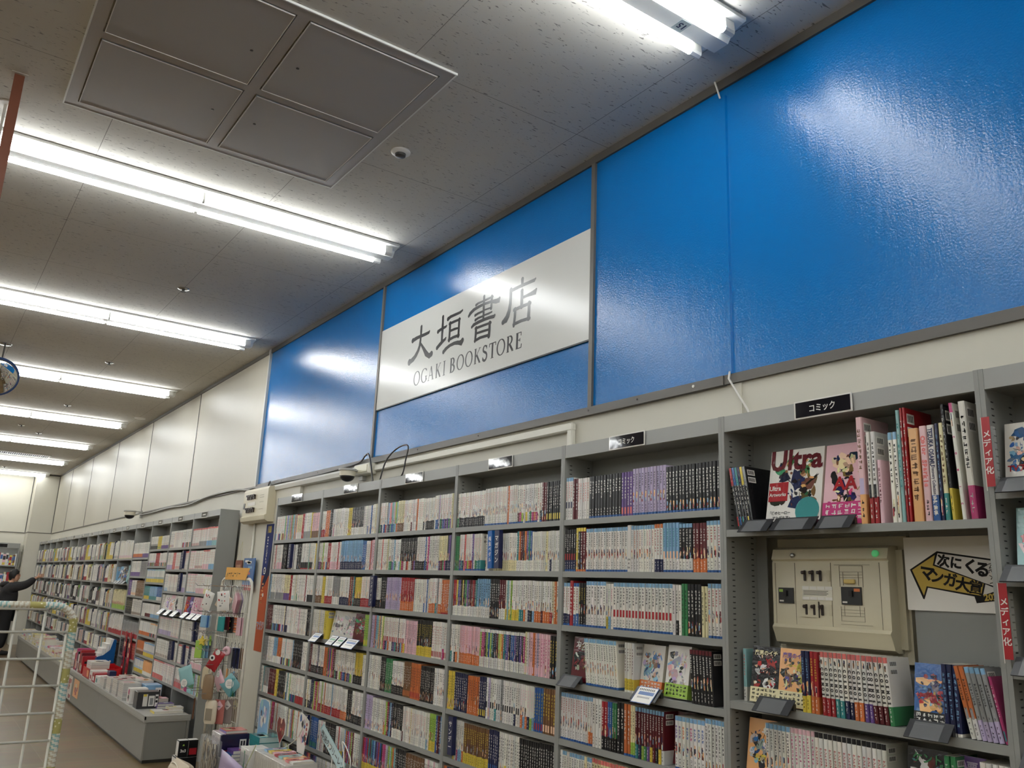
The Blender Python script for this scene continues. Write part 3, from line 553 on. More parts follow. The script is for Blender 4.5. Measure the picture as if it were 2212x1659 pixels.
class Design:
    def __init__(s, code, rnd):
        s.bg, s.head, s.art, s.obi, s.foot, s.txt = code[:6]
        if s.head == 'X': s.head = '.'
        if s.obi == 'X': s.obi = '.'; s.art = 'X'
        for k_ in ('bg', 'foot', 'txt'):
            if getattr(s, k_) in 'X': setattr(s, k_, 'w')
        bp = BRIGHT if rnd.random() < .6 else PASTEL
        if s.bg == 'V': s.bg = rnd.choice(BRIGHT)
        if s.bg == 'v' and False: pass
        if s.bg == 'Q': s.bg = rnd.choice(PASTEL)
        if s.head == 'V': s.head = rnd.choice(BRIGHT)
        if s.obi == 'V': s.obi = rnd.choice(BRIGHT + ['W', 'W'])
        if s.txt == 'V': s.txt = rnd.choice(['R', 'B', 'G', 'M', 'O', 'P', 'T'])
        if s.art == 'V': s.art = rnd.choice(BRIGHT)
    def words(s):
        if s.obi != '.' and CNAME.get(s.obi) != CNAME[s.bg]: return '%s comic with %s band' % (CNAME[s.bg], CNAME[s.obi])
        if s.foot != '.' and s.foot != s.bg: return '%s comic with %s foot' % (CNAME[s.bg], CNAME[s.foot])
        if s.head != '.' and s.head != s.bg: return '%s comic with %s head' % (CNAME[s.bg], CNAME[s.head])
        return '%s comic with %s lettering' % (CNAME[s.bg], CNAME[s.txt] if CNAME[s.txt] != CNAME[s.bg] else 'pale')
def volume(mb, d, th, h, dep, rnd, title=None, number=None, detail=2, back=False):
    """Adds a volume to mb: spine on x = 0 facing -x, depth to +x, y centred, foot on z = 0."""
    c = min(.0027, th * .22); ht = th / 2 - .0007
    P = [(0, -ht + c), (0, ht - c), (c, ht), (dep, ht), (dep, -ht), (c, -ht)]
    cuts = [0.0]; cols = []
    def seg(z, k): cuts.append(z); cols.append(k)
    if d.foot != '.': seg(.045 * h, d.foot)
    if d.obi != '.': seg((.26 + .03 * rnd.random()) * h if detail > 1 else .27 * h, d.obi)
    if d.head != '.': seg(.915 * h, d.bg); seg(h, d.head)
    else: seg(h, d.bg)
    n = len(cuts)
    V = []; F = []; CC = []
    for z in cuts: V += [(p[0], p[1], z) for p in P]
    tint = rnd.uniform(.9, 1.03); tr, tb = rnd.uniform(.985, 1.015), rnd.uniform(.97, 1.02)
    def q_(k): r0 = PAL[k]; return (min(250, r0[0] * tint * tr), min(250, r0[1] * tint), min(250, r0[2] * tint * tb))
    k0 = len(mb.v)
    for i in range(n - 1):
        for j in range(6):
            f = (i * 6 + j, i * 6 + (j + 1) % 6, i * 6 + 6 + (j + 1) % 6, i * 6 + 6 + j)
            cc = cols[i] if j in (0, 1, 5) or (j in (2, 4) and cols[i] != d.head) else ('w' if j == 3 else d.bg)
            mb.add([V[q] for q in f], [(3, 2, 1, 0)], q_(cc))
    top = [(p[0], p[1], h) for p in P]
    mb.add(top, [(5, 4, 3, 2, 1, 0)], d.bg)
    mb.add([(.001 + c, -ht + .0008, h + .0001), (dep - .0005, -ht + .0008, h + .0001), (dep - .0005, ht - .0008, h + .0001), (.001 + c, ht - .0008, h + .0001)], [(0, 1, 2, 3)], (226, 218, 200))
    mb.add([(p[0], p[1], 0) for p in P], [tuple(range(6))], 'w')
    x = -.0003; w_ = ht * 2 - 2 * c
    o0 = .27 * h if d.obi != '.' else .045 * h
    if d.art == 'X':
        a0, a1 = o0 + .005 * h, o0 + .21 * h
        for k in range(9 if detail > 1 else 3):
            yy = -w_ / 2 + w_ * rnd.random() * .6; zz = a0 + (a1 - a0) * (rnd.random() * .75 if k > 1 else k * .4)
            mb.poly([(x - k * 2e-5, yy + w_ * .45, zz), (x - k * 2e-5, max(yy, -w_ / 2), zz), (x - k * 2e-5, max(yy, -w_ / 2), zz + (a1 - a0) * .4), (x - k * 2e-5, min(yy + w_ * .45, w_ / 2), zz + (a1 - a0) * .45)], rnd.choice(ARTP))
        t0 = a1 + .03 * h
    elif d.art != '.':
        mb.poly([(x, w_ / 2, o0), (x, -w_ / 2, o0), (x, -w_ / 2, o0 + .15 * h), (x, w_ / 2, o0 + .15 * h)], d.art); t0 = o0 + .18 * h
    else: t0 = o0 + .08 * h
    t1 = .89 * h
    if title and title[0] == '=':
        for k, ln in enumerate(title[1:].split('/')): mb.text(ln, frame((x - 1e-4, 0, h * (.26 - .085 * k)), (0, -1, 0), (0, 0, 1)), w_ * .62, d.txt, .03)
    elif title:
        size = w_ * 1.0
        if title.isascii():
            if len(title) < 8:
                for k in range(5): yy = -w_ / 2 + w_ * rnd.random() * .5; zz = h * (.78 + .08 * rnd.random()); mb.poly([(x - k * 2e-5, yy + w_ * .45, zz), (x - k * 2e-5, yy, zz), (x - k * 2e-5, yy, zz + h * .05), (x - k * 2e-5, yy + w_ * .45, zz + h * .055)], rnd.choice(['s', 'K', 'N', 'n', 'K']))
                t0, t1 = o0 + .015 * h, .77 * h
            L_ = (t1 - t0); st = L_ / len(title); size = min(w_ * 1.5, st * 1.6)
            for k, ch in enumerate(title):
                if ch != ' ': mb.text(ch, frame((x - 1e-4, 0, t1 - st * (k + .5)), (0, 0, -1), (0, -1, 0)), size, d.txt, .065)
        else:
            size = min(w_ * 1.0, (t1 - t0) / len(title) / 1.05)
            mb.text(title, frame((x - 1e-4, 0, (t0 + t1) / 2), (0, -1, 0), (0, 0, 1)), size, d.txt, .045, vertical=True)
    else:
        nch = max(4, int((t1 - t0) / (w_ * .95))) if detail > 1 else 5
        nch = min(nch, 9); st = (t1 - t0) / nch
        ln = rnd.choice((nch, nch - 1, nch - 2)); 
        for k in range(max(3, ln)): strokes(mb, x - 1e-4, 0, t1 - st * (k + .5), w_ * .85, st * .8, d.txt, rnd, 4 if detail > 1 else 3)
    if number and title.isascii(): mb.text(number, frame((x - 3e-4, 0, h * .235), (0, -1, 0), (0, 0, 1)), w_ * .9, 'W', .04)
    elif number: mb.text(number, frame((x - 1e-4, 0, t0 - .035 * h), (0, -1, 0), (0, 0, 1)), w_ * 1.0, d.txt if d.txt != d.obi else 'W', .03)
    if d.obi != '.' and detail > 1:
        oc = 'W' if d.obi in 'KRBNPmMGTnO' else 'k'
        for k in range(3): strokes(mb, x - 1e-4, 0, .075 * h + k * .06 * h, w_ * .6, .05 * h, oc, rnd, 3)
    if back:
        for zz in (.74, .86): 
            mb.box(.012, .05, -ht - .0004, -ht, h * zz, h * (zz + .09), 'W')
            for k in range(7): mb.box(.015 + k * .0045, .0175 + k * .0045, -ht - .0006, -ht - .0004, h * (zz + .015), h * (zz + .075), 'k')
def parse(spec):
    out = []
    for r in spec.split(';'):
        r = r.strip()
        if not r: continue
        title = None; number = None
        if '|' in r: r, title = r.split('|', 1)
        k = 0
        while r[k].isdigit() or r[k] == '.': k += 1
        # the weight ends where the code of six letters begins
        num, code = r[:len(r) - 6], r[len(r) - 6:]
        out.append((float(num), code, title))
    return out
def place_row(spec, ya, yb, zr, sink, h=.178, th=.0158, dep=.113, seed=0, x=XS + .006, detail=2, mixed=False):
    """Cuts the span ya -> yb into runs and gives every volume to sink(y, z, design, thickness, height, rnd key, title, number)."""
    runs = parse(spec); tot = sum(r[0] for r in runs); y = ya - .002; span = ya - yb - .004
    rnd = random.Random(seed)
    for ri, (wgt, code, title) in enumerate(runs):
        L_ = span * wgt / tot
        if code == '______': y -= L_; continue
        t = th * rnd.uniform(.86, 1.16)
        n = 1 if title and title[0] == '=' else max(1, round(L_ / t)); t = L_ / n
        hh = h * rnd.uniform(.965, 1.025) if h < .19 else h * rnd.uniform(.94, 1.06)
        base = Design(code, random.Random(seed * 100 + ri))
        for k in range(n):
            d = Design(code, random.Random(seed * 1000 + ri * 50 + k))
            if code[0] not in 'VQ': d.bg = base.bg
            if mixed and code[0] in 'Ww' and rnd.random() < .13: d = Design(rnd.choice(('QQ.X..k', 'V....W', 'Q.X..k', 'W.X..R', 'wX.V.g', 'W..V.k', 'y....n'))[-6:], rnd)
            if mixed and d.art == '.' and rnd.random() < .55: d.art = 'X'
            ttl, num = title, None
            if title and '#' in title: ttl, num = title.split('#'); num = num.split(',')[min(k, len(num.split(',')) - 1)]
            tt = t * rnd.uniform(.93, 1.0)
            sink(y - t / 2, zr, d, tt, hh, (seed, ri, k), ttl, num, k == n - 1)
            y -= t
NEAR = {
 (0, 0): '20W..V.r;28Q..X.k;12y..W.k;5R....W;16W..g.k;16p..n.k', (0, 1): '10w.X..k;12W..p.k;9K....W;5______;8m....W;11W..W.k;9K.X..W;24W..KRk;8W.X..b',
 (0, 2): '30W..g.k;12y..P.k;4R....W;10W.t..k;20W.X..k;12W..K.k', (0, 3): '12m....W;35W..V.k;15W..W.r;20W.X..k;8K....W',
 (0, 4): '8g.X..k;12W.X..k;8b..W.k;8O..W.k;22W..V.r;16K.X..W;10W....k', (0, 5): '8W.g..k;12g..W.k;14m.K.RW;6Y....k;16K.X..W;22W..V.k;18W.XR.r',
 (0, 6): '30W.X..k;10V....W;30W..W.k;14Q....k;16W.X..R', (0, 7): '30W..K.k;20V..W.W;30W.X..k;20K....W',
 (1, 0): '8W..R.k;7O....W;6K....W;20W..W.k;8W....k;6Y.X..k;20K..W.W;14W....P;8W.X..k', (1, 1): '16W.XV.k;6R.X..W;18W..p.r;36b..N.N;6B.X..W;8W.X..k;6p....k',
 (1, 2): '12W..n.k;6Y....k;14W..R.k;14g..W.k;16W..N.k;10V....W;10Y..K.k;18W..R.r', (1, 3): '22w.X..k;5Y....k;65______;8L.Y..k',
 (1, 4): '4m....W;24W..K.k;6O....k;10V.X..k;4m....W;34W..V.k;12Y..K.k;6W..W.k', (1, 5): '8W..K.k;6N....W;10V....W;40W.XR.k;10W..O.k;8K.X..W;18W..K.k',
 (1, 6): '10W.X..k;6______;14B.G..W;14W..W.k;20K.X..W;16W..Y.k;14V.X..W;14W.X..k', (1, 7): '30V..W.W;30W..K.k;40W.X..k',
 (2, 0): '12W.XV.r;14Q..V.r;10y..n.k;26W..W.r;14W..K.k;24W..V.r', (2, 1): '18W.X..k;16W..V.k;22K..V.W;16W..K.k;12w.X..k;10y..V.k;6V..N.k',
 (2, 2): '10W..K.k;8K....W;22v..v.P;18R..O.W;20W..W.k;16W..O.r;10O...RW', (2, 3): '16Q....k;26W.RV.R;14p..p.k;16K..Y.Y;16W.R..R',
 (2, 4): '20W..W.k;8K.X..W;10G.X..W;18W..K.k;10n.O..W;14O.R..k;18K.X..W;14W..W.k', (2, 5): '10v.X..k;20W.X..k;10V....W;14K..W.W;34W..W.r;8L..Y.k;8V....W',
 (2, 6): '35V.XY.k;15Q..G.k;15K.T..W;24n....W;20W....k', (2, 7): '50V..Y.k;50W.X..k',
 (3, 0): '30W..K.r;32W.XWBr;22W.XVBk;4m.X..W;12K.Y..W', (3, 1): '5G....k;26W.XVBr;5______;4W.X..k;5______;24W..y.k;15V..W.W;26W.XW.g',
 (3, 2): '28V.XW.W;14b..W.K;10K.X..W;6m..W.W;14W..Y.k;14W..V.k;22W.XO.k', (3, 3): '10W..V.k;22p..O.r;44VW.W.W;14Q.p..k;8p....M;6K.X..Y',
 (3, 4): '8Y.X..k;16N.X..W;14O..O.K;8N.Y..W;36W.KW.k;14W..V.p;8B.R..Y;12n.s..Y', (3, 5): '9______;12W.XV.k;28n..Y.Y;10N.B..W;20W....k;18K.g..W;14K.X..W', (3, 6): '50V.X..W;50W.X..k',
 (4, 0): '6WbNW.r;4m....W;9W..W.r;24K.KKBW;8P.r..W;22v.XvBK;32K.RXBW', (4, 1): '10K.RNBW;9VYX.OW;34WbXWBk;3w....k|=ON/PI/DA;17WbXW.V;6WO.N.R;11b.sWBT;9KbXWBW;9m.XO.W;9WbXWBR',
 (4, 2): '6Wb.NBR;3R....W;5WB.BBR;6K.XKBY;17WbXWBk;6W.XV.V;44WbRWBk;6W..V.k;4G....k;9K.X..W;4y....k;9WbXWBR',
 (4, 4): '26WbXWBR;4WbXOBk;8W..W.k;5R.XK.W;4B.XK.W;4G.XK.W;6K..K.W;5O...BW;4y..LBk;22mbXV.W', (4, 5): '24WbXWBk;50yr..BK;30WbX..k',
}
PHR4 = ['top row', 'second row', 'third row', 'face-out row', 'fifth row']
_meshes = {}
def comic_object(y, z, d, th, h, key, title, number, last, where, idx, lean=0.0, x=XS + .006, mat='print', name='comic_book', cat='comic'):
    mk = None if title else (key[0], key[1], d.bg, d.obi, d.txt, key[2] % 3, round(h, 4), last)
    if mk not in _meshes or mk is None:
        mb = MB(); volume(mb, d, th, h, .113, random.Random(str(key)), title, number, 2, last); me = mb.mesh(name, mat)
        if mk: _meshes[mk] = (me, th)
    else: me = _meshes[mk][0]
    o = bpy.data.objects.new(name, me); C.objects.link(o)
    jr = random.Random(str(key) + 'j')
    o.location = (x + jr.uniform(-.0012, .0018), y, Z(z) + abs(math.sin(lean)) * th / 2 + .0004); o.rotation_euler = (-lean, 0, 0)
    if mk and key[2] >= 3: o.scale = (1, th / _meshes[mk][1], 1)
    return tag(o, '%s, %s from left, %s' % (d.words(), ordinal(idx), where), cat, 'comics on the near bookcases')
mass = MB(); COUNT = {}
def stuff_sink(mbx, detail=1):
    def f(y, z, d, th, h, key, title, number, last):
        jr = random.Random(str(key) + 'j'); mbx.T = Matrix.Translation((XS + .006 + jr.uniform(-.0012, .0018), y, Z(z) + .0003)); h *= jr.uniform(.993, 1.004); volume(mbx, d, th, h, .113, random.Random(str(key)), None, None, detail, last); mbx.T = None
    return f
for (b_, r), spec in sorted(NEAR.items()):
    ya, yb = U[b_] - .014, U[b_ + 1] + .014
    if b_ == 4 and r <= 4:
        cnt = [0]
        def sink(y, z, d, th, h, key, title, number, last):
            cnt[0] += 1; comic_object(y, z, d, th, h, key, title, number, last, PHR4[r] + ', bay left of breaker box', cnt[0])
        if r == 4:
            place_row(spec, ya, 2.275, ROWS[b_][r], sink, seed=b_ * 10 + r); cnt[0] += 1
            place_row('22WbXWBV|キルアオ;14WbrX.k', 2.226, yb, ROWS[b_][r], sink, seed=999)
        else: place_row(spec, ya, yb, ROWS[b_][r], sink, seed=b_ * 10 + r, th=.0162)
    elif b_ == 4: place_row(spec, ya, yb, ROWS[b_][r], stuff_sink(mass, 2), seed=b_ * 10 + r, mixed=True)
    else: place_row(spec, ya, yb, ROWS[b_][r], stuff_sink(mass, 2 if b_ >= 1 else 1), seed=b_ * 10 + r, mixed=True)
place_row('50W.X..k;50V..W.k', U[5] - .014, U[6] + .014, ROWS[5][3], stuff_sink(mass, 1), seed=77)
o = mass.build('shelved_comics', 'print'); tag(o, 'rows of slim comics packed upright on the farther bays of the blue-wall bookcases', 'comics', kind='stuff')

# fourth row of the bay left of the breaker box: leaning sets and face-out volumes
W4 = 'face-out row, bay left of breaker box'
def runset(y, n, code, th, z, where, lean=0.0, title=None, nums=None, seed=1, h=.178, start=0, x=XS + .008):
    for k in range(n):
        d = Design(code, random.Random(seed * 100 + k))
        comic_object(y - k * th - th / 2, z, d, th * .97, h, (seed + 5000, 0, k), title, nums[k] if nums else None, k == n - 1, where, start + k + 1, lean, x)
    return y - n * th
runset(2.712, 13, 'WbXWBk', .0148, -.355, W4, .10, seed=41, start=1)
runset(2.487, 4, 'W..YWm', .0135, -.355, W4, .0, seed=42, start=14)
runset(2.147, 7, 'KmXK.W', .0150, -.355, W4, .05, seed=43, start=20)
# rows under the breaker box
W5 = 'row under the breaker box'
yy = runset(1.693, 2, 'N.XY.b', .0150, -.323, W5, seed=51, start=3)
yy = runset(yy, 2, 'R.XO.Y', .0150, -.323, W5, seed=52, start=5)
cn = ['1', '1', '1', '2', '2', '3', '3', '4', '4', '5', '5', '6', '6', '6', '7']
cob = ['R', 'R', 'R', 'T', 'T', 'N', 'N', 'O', 'O', 'P', 'P', 'm', 'm', 'm', 'G']
y = 1.622
for k in range(15):
    d = Design('Wr.%s.k' % cob[k], random.Random(k))
    comic_object(y - .0075, -.323, d, .0144, .18, (5300, 0, k), 'COSMOS', cn[k], k == 14, W5, 7 + k, .02 if k < 11 else .07); y -= .0152
runset(1.255, 3, 'N...Wb', .0150, -.323, W5, seed=54, start=23)
for k in range(6):
    d = Design('O.gW.k' if k < 2 else 'gb.v.k', random.Random(k))
    comic_object(1.190 - k * .0139 - .008, -.323, d, .0134, .178, (5400, 0, k), 'サンキューピッチ', '2' if k < 2 else '3', k == 5, W5, 26 + k, .19)
W6 = 'lowest row under the breaker box'
yy = runset(1.836, 6, 'WbXV.k', .0155, -.552, W6, seed=61, start=1, title=None)
yy = runset(yy, 6, 'Wp.W.M', .0145, -.552, W6, seed=62, start=7)
yy = runset(1.658, 15, 'WK.W.R', .0155, -.552, W6, seed=63, start=13, title='ケントゥリア')
runset(1.265, 2, 'G.XW.W', .0150, -.552, W6, seed=64, start=29)
runset(1.174, 5, 'W.vP.k', .0150, -.552, W6, seed=65, start=32)

# ---------------------------------------------------------------- large books on the top shelf of the breaker-box bay
def artbook(y1, y0, h, code, lab, title=None, lean=0.0, x=XS + .006, dep=.145, tcol=None, back=False, obi=None):
    mb = MB(); d = Design(code, random.Random(int(y1 * 1000))); volume(mb, d, y1 - y0, h, dep, random.Random(int(y1 * 999)), title, None, 2, back)
    if title == '=':
        mb.text('TEZUKA OSAMU', frame((-.0006, 0, .205), (0, 0, -1), (0, -1, 0)), .0185, 'N', .04, squeeze=.78); mb.text('Discovery Collection', frame((-.0006, 0, .112), (0, 0, -1), (0, -1, 0)), .013, 'N', .02, squeeze=.72); mb.text('手塚治虫', frame((-.0008, 0, .042), (0, -1, 0), (0, 0, 1)), .0125, 'W', .03, vertical=True)
    o = mb.build('large_book', 'wrap'); o.location = (x, (y1 + y0) / 2, Z(.232) + abs(math.sin(lean)) * (y1 - y0) / 2 + .0004); o.rotation_euler = (-lean, 0, 0)
    return tag(o, lab, 'book', 'large books above the breaker box')
AB = [(1.459, 1.438, .322, 'p.vo.n', 'tall pastel pink and lilac book leading the upright books', None, .0, True), (1.429, 1.415, .272, 'W.KR.k', 'white book with black and red spine, first of the matching pair', None, 0, False),
      (1.414, 1.399, .272, 'W.KR.k', 'white book with black and red spine showing its red back cover', None, 0, True), (1.397, 1.384, .185, 'p....m', 'small pink book with a wavy brown line', None, 0, False),
      (1.359, 1.345, .262, 'Wb.X.K', 'white book with sky-blue head, first of the matching pair', None, 0, False), (1.344, 1.331, .262, 'Wb.X.K', 'white book with sky-blue head beside the tall teal book', None, 0, False),
      (1.330, 1.318, .338, 't....T', 'tall pale teal book beside two thin red ones', None, 0, False), (1.317, 1.309, .33, 'R....W', 'thin tall red book next to the teal one', None, 0, False), (1.308, 1.300, .33, 'R....W', 'thin tall red book before the thick yellow one', None, 0, True),
      (1.295, 1.266, .265, 'o....n', 'thick pale yellow book on the top shelf', None, 0, False), (1.262, 1.241, .268, 'p..p.r', 'pale pink book with slim rose lettering after the yellow one', 'Color Sparkle', 0, False),
      (1.240, 1.219, .268, 'W..B.N', 'white book with large navy capitals and a blue foot', '=', 0, False), (1.217, 1.207, .27, 'N.X..b', 'slim navy book after the one with large capitals', None, 0, False),
      (1.206, 1.192, .27, 'y..T.n', 'cream book with a teal foot on the top shelf', None, 0, False), (1.187, 1.178, .322, 'K..Y.W', 'tall black book with a bright yellow band', None, .03, True),
      (1.160, 1.149, .322, 'WM...M', 'tall white and pink magazine leaning beside the last book', 'COMIC', .04, True), (1.137, 1.118, .322, 'W..M.k', 'tall white book with a magenta band at the end of the shelf', None, .03, True)]
for a in AB: artbook(a[0], a[1], a[2] if a[2] < .335 else .325, a[3], a[4], a[5], a[6], back=a[7])
for k in range(6):
    mb = MB(); d = Design('K.%s..W' % 'RBTNYK'[k], random.Random(k)); volume(mb, d, .0105, .215, .15, random.Random(k + 3), None, None, 2, k == 5)
    mb.box(-.0004, 0, -.0045, .0045, .15, .214, 'RBTNYg'[k])
    o = mb.build('large_book', 'wrap'); o.location = (XS + .004, 1.914 - k * .0115, Z(.2335)); o.rotation_euler = (-.16, 0, 0)
    tag(o, '%s dark thin book of the leaning set, its head %s' % (ordinal(k + 1), CNAME['RBTNYg'[k]]), 'book', 'large books above the breaker box')

# ---------------------------------------------------------------- covers turned to the aisle, their stands and cards
def cover_art(mb, w_, h_, x, pal, rnd, n=16):
    """Plain blots of colour inside the cover sheet."""
    n = 60 if n >= 16 else n
    for k in range(n):
        big = 1.0 if k < 9 else .55 if k < 24 else .28
        cyy = rnd.uniform(-w_ * .36, w_ * .36); cz = rnd.uniform(h_ * .26, h_ * .84); ra = w_ * rnd.uniform(.07, .24) * big; rb = h_ * rnd.uniform(.05, .16) * big; a0 = rnd.uniform(0, 3.1)
        if k % 5 == 4: ra *= .25; rb *= 1.8
        P = []
        m_ = rnd.choice((7, 9, 11)); J = [rnd.uniform(.55, 1.15) for _ in range(m_)]
        for i in range(m_):
            a = 2 * math.pi * i / m_; u = ra * math.cos(a) * J[i]; v = rb * math.sin(a) * J[i]
            q = (cyy - u * math.cos(a0) + v * math.sin(a0), cz + u * math.sin(a0) + v * math.cos(a0))
            P.append((x - k * 1.5e-5, max(-w_ / 2 + .002, min(w_ / 2 - .002, q[0])), max(.02, min(h_ - .004, q[1]))))
        c_ = rnd.choice(pal); c_ = PAL[c_] if isinstance(c_, str) else c_; f_ = rnd.uniform(.7, 1.15)
        mb.poly(P, tuple(max(0, min(250, v * f_ + rnd.uniform(-12, 12))) for v in c_))
def faceout(y, z, w_, h_, th, bg, pal, label, obi=None, title=None, tc='k', seed=1, tilt=.16, x=XS + .03, yaw=0.0, mat='wrap', name='face_out_comic', cat='comic', extra=None, n=16):
    t = empty(name, (x, y, Z(z) + .001), label, cat, 'covers turned to the aisle')
    mb = MB(); rnd = random.Random(seed)
    mb.box(0, th, -w_ / 2, w_ / 2, 0, h_, bg); mb.box(.0008, th - .0008, -w_ / 2 - .0002, w_ / 2 - .001, .0008, h_ + .0002, (228, 222, 206))
    cover_art(mb, w_, h_, -.0002, pal, rnd, n)
    if title:
        s_, sz, zz, cc = title
        mb.text(s_, frame((-.0018, 0, h_ * zz), (0, -1, 0), (0, 0, 1)), sz, cc, .03)
    if extra: extra(mb)
    o = mb.build('book_block', mat, t)
    if obi:
        mb = MB(); mb.box(-.0012, th + .0005, -w_ / 2 - .0004, w_ / 2 + .0004, .001, h_ * .27, obi)
        for k in range(3):
            for j in range(6): strokes(mb, -.0014, w_ * (.38 - j * .15), h_ * (.07 + k * .075), w_ * .12, h_ * .055, 'W' if obi in 'RMNKO' else 'k', rnd, 4)
        mb.build('paper_band', mat, t)
    t.matrix_basis = Matrix.Translation((x, y, Z(z) + .001 + math.sin(tilt) * th)) @ Matrix.Rotation(yaw, 4, 'Z') @ Matrix.Rotation(tilt, 4, 'Y')
    for ch in t.children: ch.matrix_parent_inverse = Matrix.Identity(4)
    return t
def stand(y, z, w_, lab, card=None, x=XS - .002):
    t = empty('display_stand', (x, y, Z(z)), lab, 'display stand', 'black display stands')
    a = Vector((x + .004, 0, Z(z) + .03)); b_ = Vector((x - .037, 0, Z(z) - .012))
    mb = MB(); n = Vector((a.z - b_.z, 0, -(a.x - b_.x))).normalized() * .003
    mb.prism([(a.x, a.z), (b_.x, b_.z), (b_.x + n.x, b_.z + n.z), (a.x + n.x, a.z + n.z)], 'y', y - w_ / 2, y + w_ / 2, (40, 41, 44))
    mb.box(x - .006, XS + .0042, y - w_ / 2, y + w_ / 2, Z(z) + .0005, Z(z) + .020, (40, 41, 44)); mb.build('ledge', 'plastic', t)
    mb = MB(); c = -n * .45
    q = [a + (b_ - a) * .12 + c, a + (b_ - a) * 1.02 + c]
    mb.poly([(q[0].x, y + w_ * .36, q[0].z), (q[1].x, y + w_ * .36, q[1].z), (q[1].x, y - w_ * .3, q[1].z), (q[0].x, y - w_ * .3, q[0].z)], 'W'); mb.build('clear_holder', 'film', t)
    if card:
        mb = MB(); c2 = -n * .9; a2 = a + c2; b2 = b_ + (b_ - a) * .25 + c2
        cw, ch = card
        mb.prism([(a2.x, a2.z), (b2.x, b2.z), (b2.x + .0005, b2.z), (a2.x + .0005, a2.z)], 'y', y - cw / 2, y + cw / 2, (40, 84, 150))
        T = frame(((a2 + b2) / 2 + Vector((0, y, 0)) - n * .12), (0, -1, 0), a2 - b2)
        L_ = (a2 - b2).length; rnd = random.Random(int(y * 1000))
        def q4(u0, u1, v0, v1, c, w__=0): mb.poly([T @ Vector((u0, v0, w__)), T @ Vector((u1, v0, w__)), T @ Vector((u1, v1, w__)), T @ Vector((u0, v1, w__))], c)
        q4(-cw * .47, cw * .47, -L_ * .46, L_ * .46, 'W'); q4(-cw * .35, cw * .42, L_ * .0, L_ * .2, ch, .0003)
        for k in range(9): q4(-cw * .4 + k * cw * .088, -cw * .35 + k * cw * .088, L_ * .26, L_ * .38, 'k', .0003); q4(-cw * .3 + k * cw * .07, -cw * .25 + k * cw * .07, -L_ * .2, -L_ * .1, 'g', .0003)
        mb.build('price_card', 'print', t)
    return t
# near bay left of the breaker box
faceout(2.765, -.355, .112, .178, .014, 'm', ['R', 'K', 'm', 'w', 'n'], 'dark red face-out comic behind the stand at the bay end', title=('カグラ', .03, .84, 'W'), seed=3, yaw=.25)
faceout(2.372, -.355, .115, .176, .015, 'w', ['b', 'v', 's', 'B', 'n', 't'], 'face-out comic with orange band next to the lime-banded one', obi='O', seed=4)
faceout(2.235, -.355, .112, .180, .034, 'W', ['s', 'v', 'p', 'K', 'b', 'W'], 'pale face-out comic with a lime green band in a clear wrapper', obi='L', seed=5, x=XS + .022)
faceout(2.021, -.355, .042, .17, .010, 'w', ['g', 'K', 'W', 'k'], 'grey face-out comic squeezed in at the bay end', title=('12', .04, .12, 'W'), seed=6, x=XS + .05, yaw=-1.05)
stand(2.785, -.355, .12, 'empty black card stand at the far end of the face-out row'); stand(2.34, -.355, .13, 'black stand with a white and blue price card under two covers', card=(.10, 'B'))
faceout(2.25, -.577, .1, .176, .014, 'm', ['R', 'K', 'G', 'O'], 'dark red comic leaning in a gap below the price card', seed=7, x=XS + .06, yaw=.3)
# breaker-box bay
def ultra_extra(mb):
    mb.text('Ultra', frame((-.0014, .0, .226), (0, -1, 0), (0, 0, 1)), .098, 'm', .03); mb.box(-.0014, 0, .025, .10, .085, .15, 'R')
    mb.text('Ultra', frame((-.0019, .075, .130), (0, -1, 0), (0, 0, 1)), .022, 'W', .02); mb.text('Artworks', frame((-.0019, .064, .108), (0, -1, 0), (0, 0, 1)), .017, 'W', .02)
    mb.text('「僕のヒーロー', frame((-.0019, .048, .045), (0, -1, 0), (0, 0, 1)), .0125, 'k', .02); mb.text('アカデミア」', frame((-.0019, .043, .028), (0, -1, 0), (0, 0, 1)), .013, 'k', .02)
    mb.lathe((-.0014, -.055, .049), [(.045, 0), (.044, -.0002)], 'T', axis=(1, 0, 0), n=20)
faceout(1.722, .232, .208, .262, .03, 'W', ['n', 'K', 'o', 'N', 'n', 'k', 'G'], 'large white art book with dark red title and red label, face out', seed=11, extra=ultra_extra, tilt=.19, name='face_out_book', cat='book', n=18)
faceout(1.535, .232, .15, .262, .02, 'p', ['s', 'N', 'n', 'M', 'y', 'k', 's'], 'pink face-out art book with a magenta band beside the pastel spine', obi='M', seed=12, title=('AA', .06, .5, 'R'), tilt=.19, name='face_out_book', cat='book')
stand(1.83, .232, .12, 'black card stand under the far corner of the art book', x=XS + .0); stand(1.68, .232, .16, 'black stand holding up the large white art book'); stand(1.53, .232, .12, 'black card stand under the pink art book')
faceout(1.855, -.323, .105, .176, .02, 'K', ['R', 'K', 'W', 's', 'm', 'k'], 'black and red face-out comic with a pale yellow band', obi='y', title=('魔男のイチ', .0175, .88, 'y'), seed=13, yaw=.06)
faceout(1.748, -.323, .108, .176, .02, 'o', ['n', 'K', 'Y', 'k', 'y', 'P'], 'orange-yellow face-out comic with a pale yellow band', obi='y', title=('魔男のイチ', .0175, .88, 'P'), seed=14)
faceout(1.29, -.323, .108, .172, .02, 'B', ['K', 'R', 'b', 'g', 'R', 'o', 'N'], 'bright blue face-out comic with red strokes in a shiny wrapper', obi='K', title=('サンキュー', .02, .5, 'R'), seed=15, x=XS + .015)
stand(1.78, -.323, .135, 'black stand in front of the orange-yellow cover'); stand(1.285, -.323, .12, 'black stand in front of the bright blue cover')
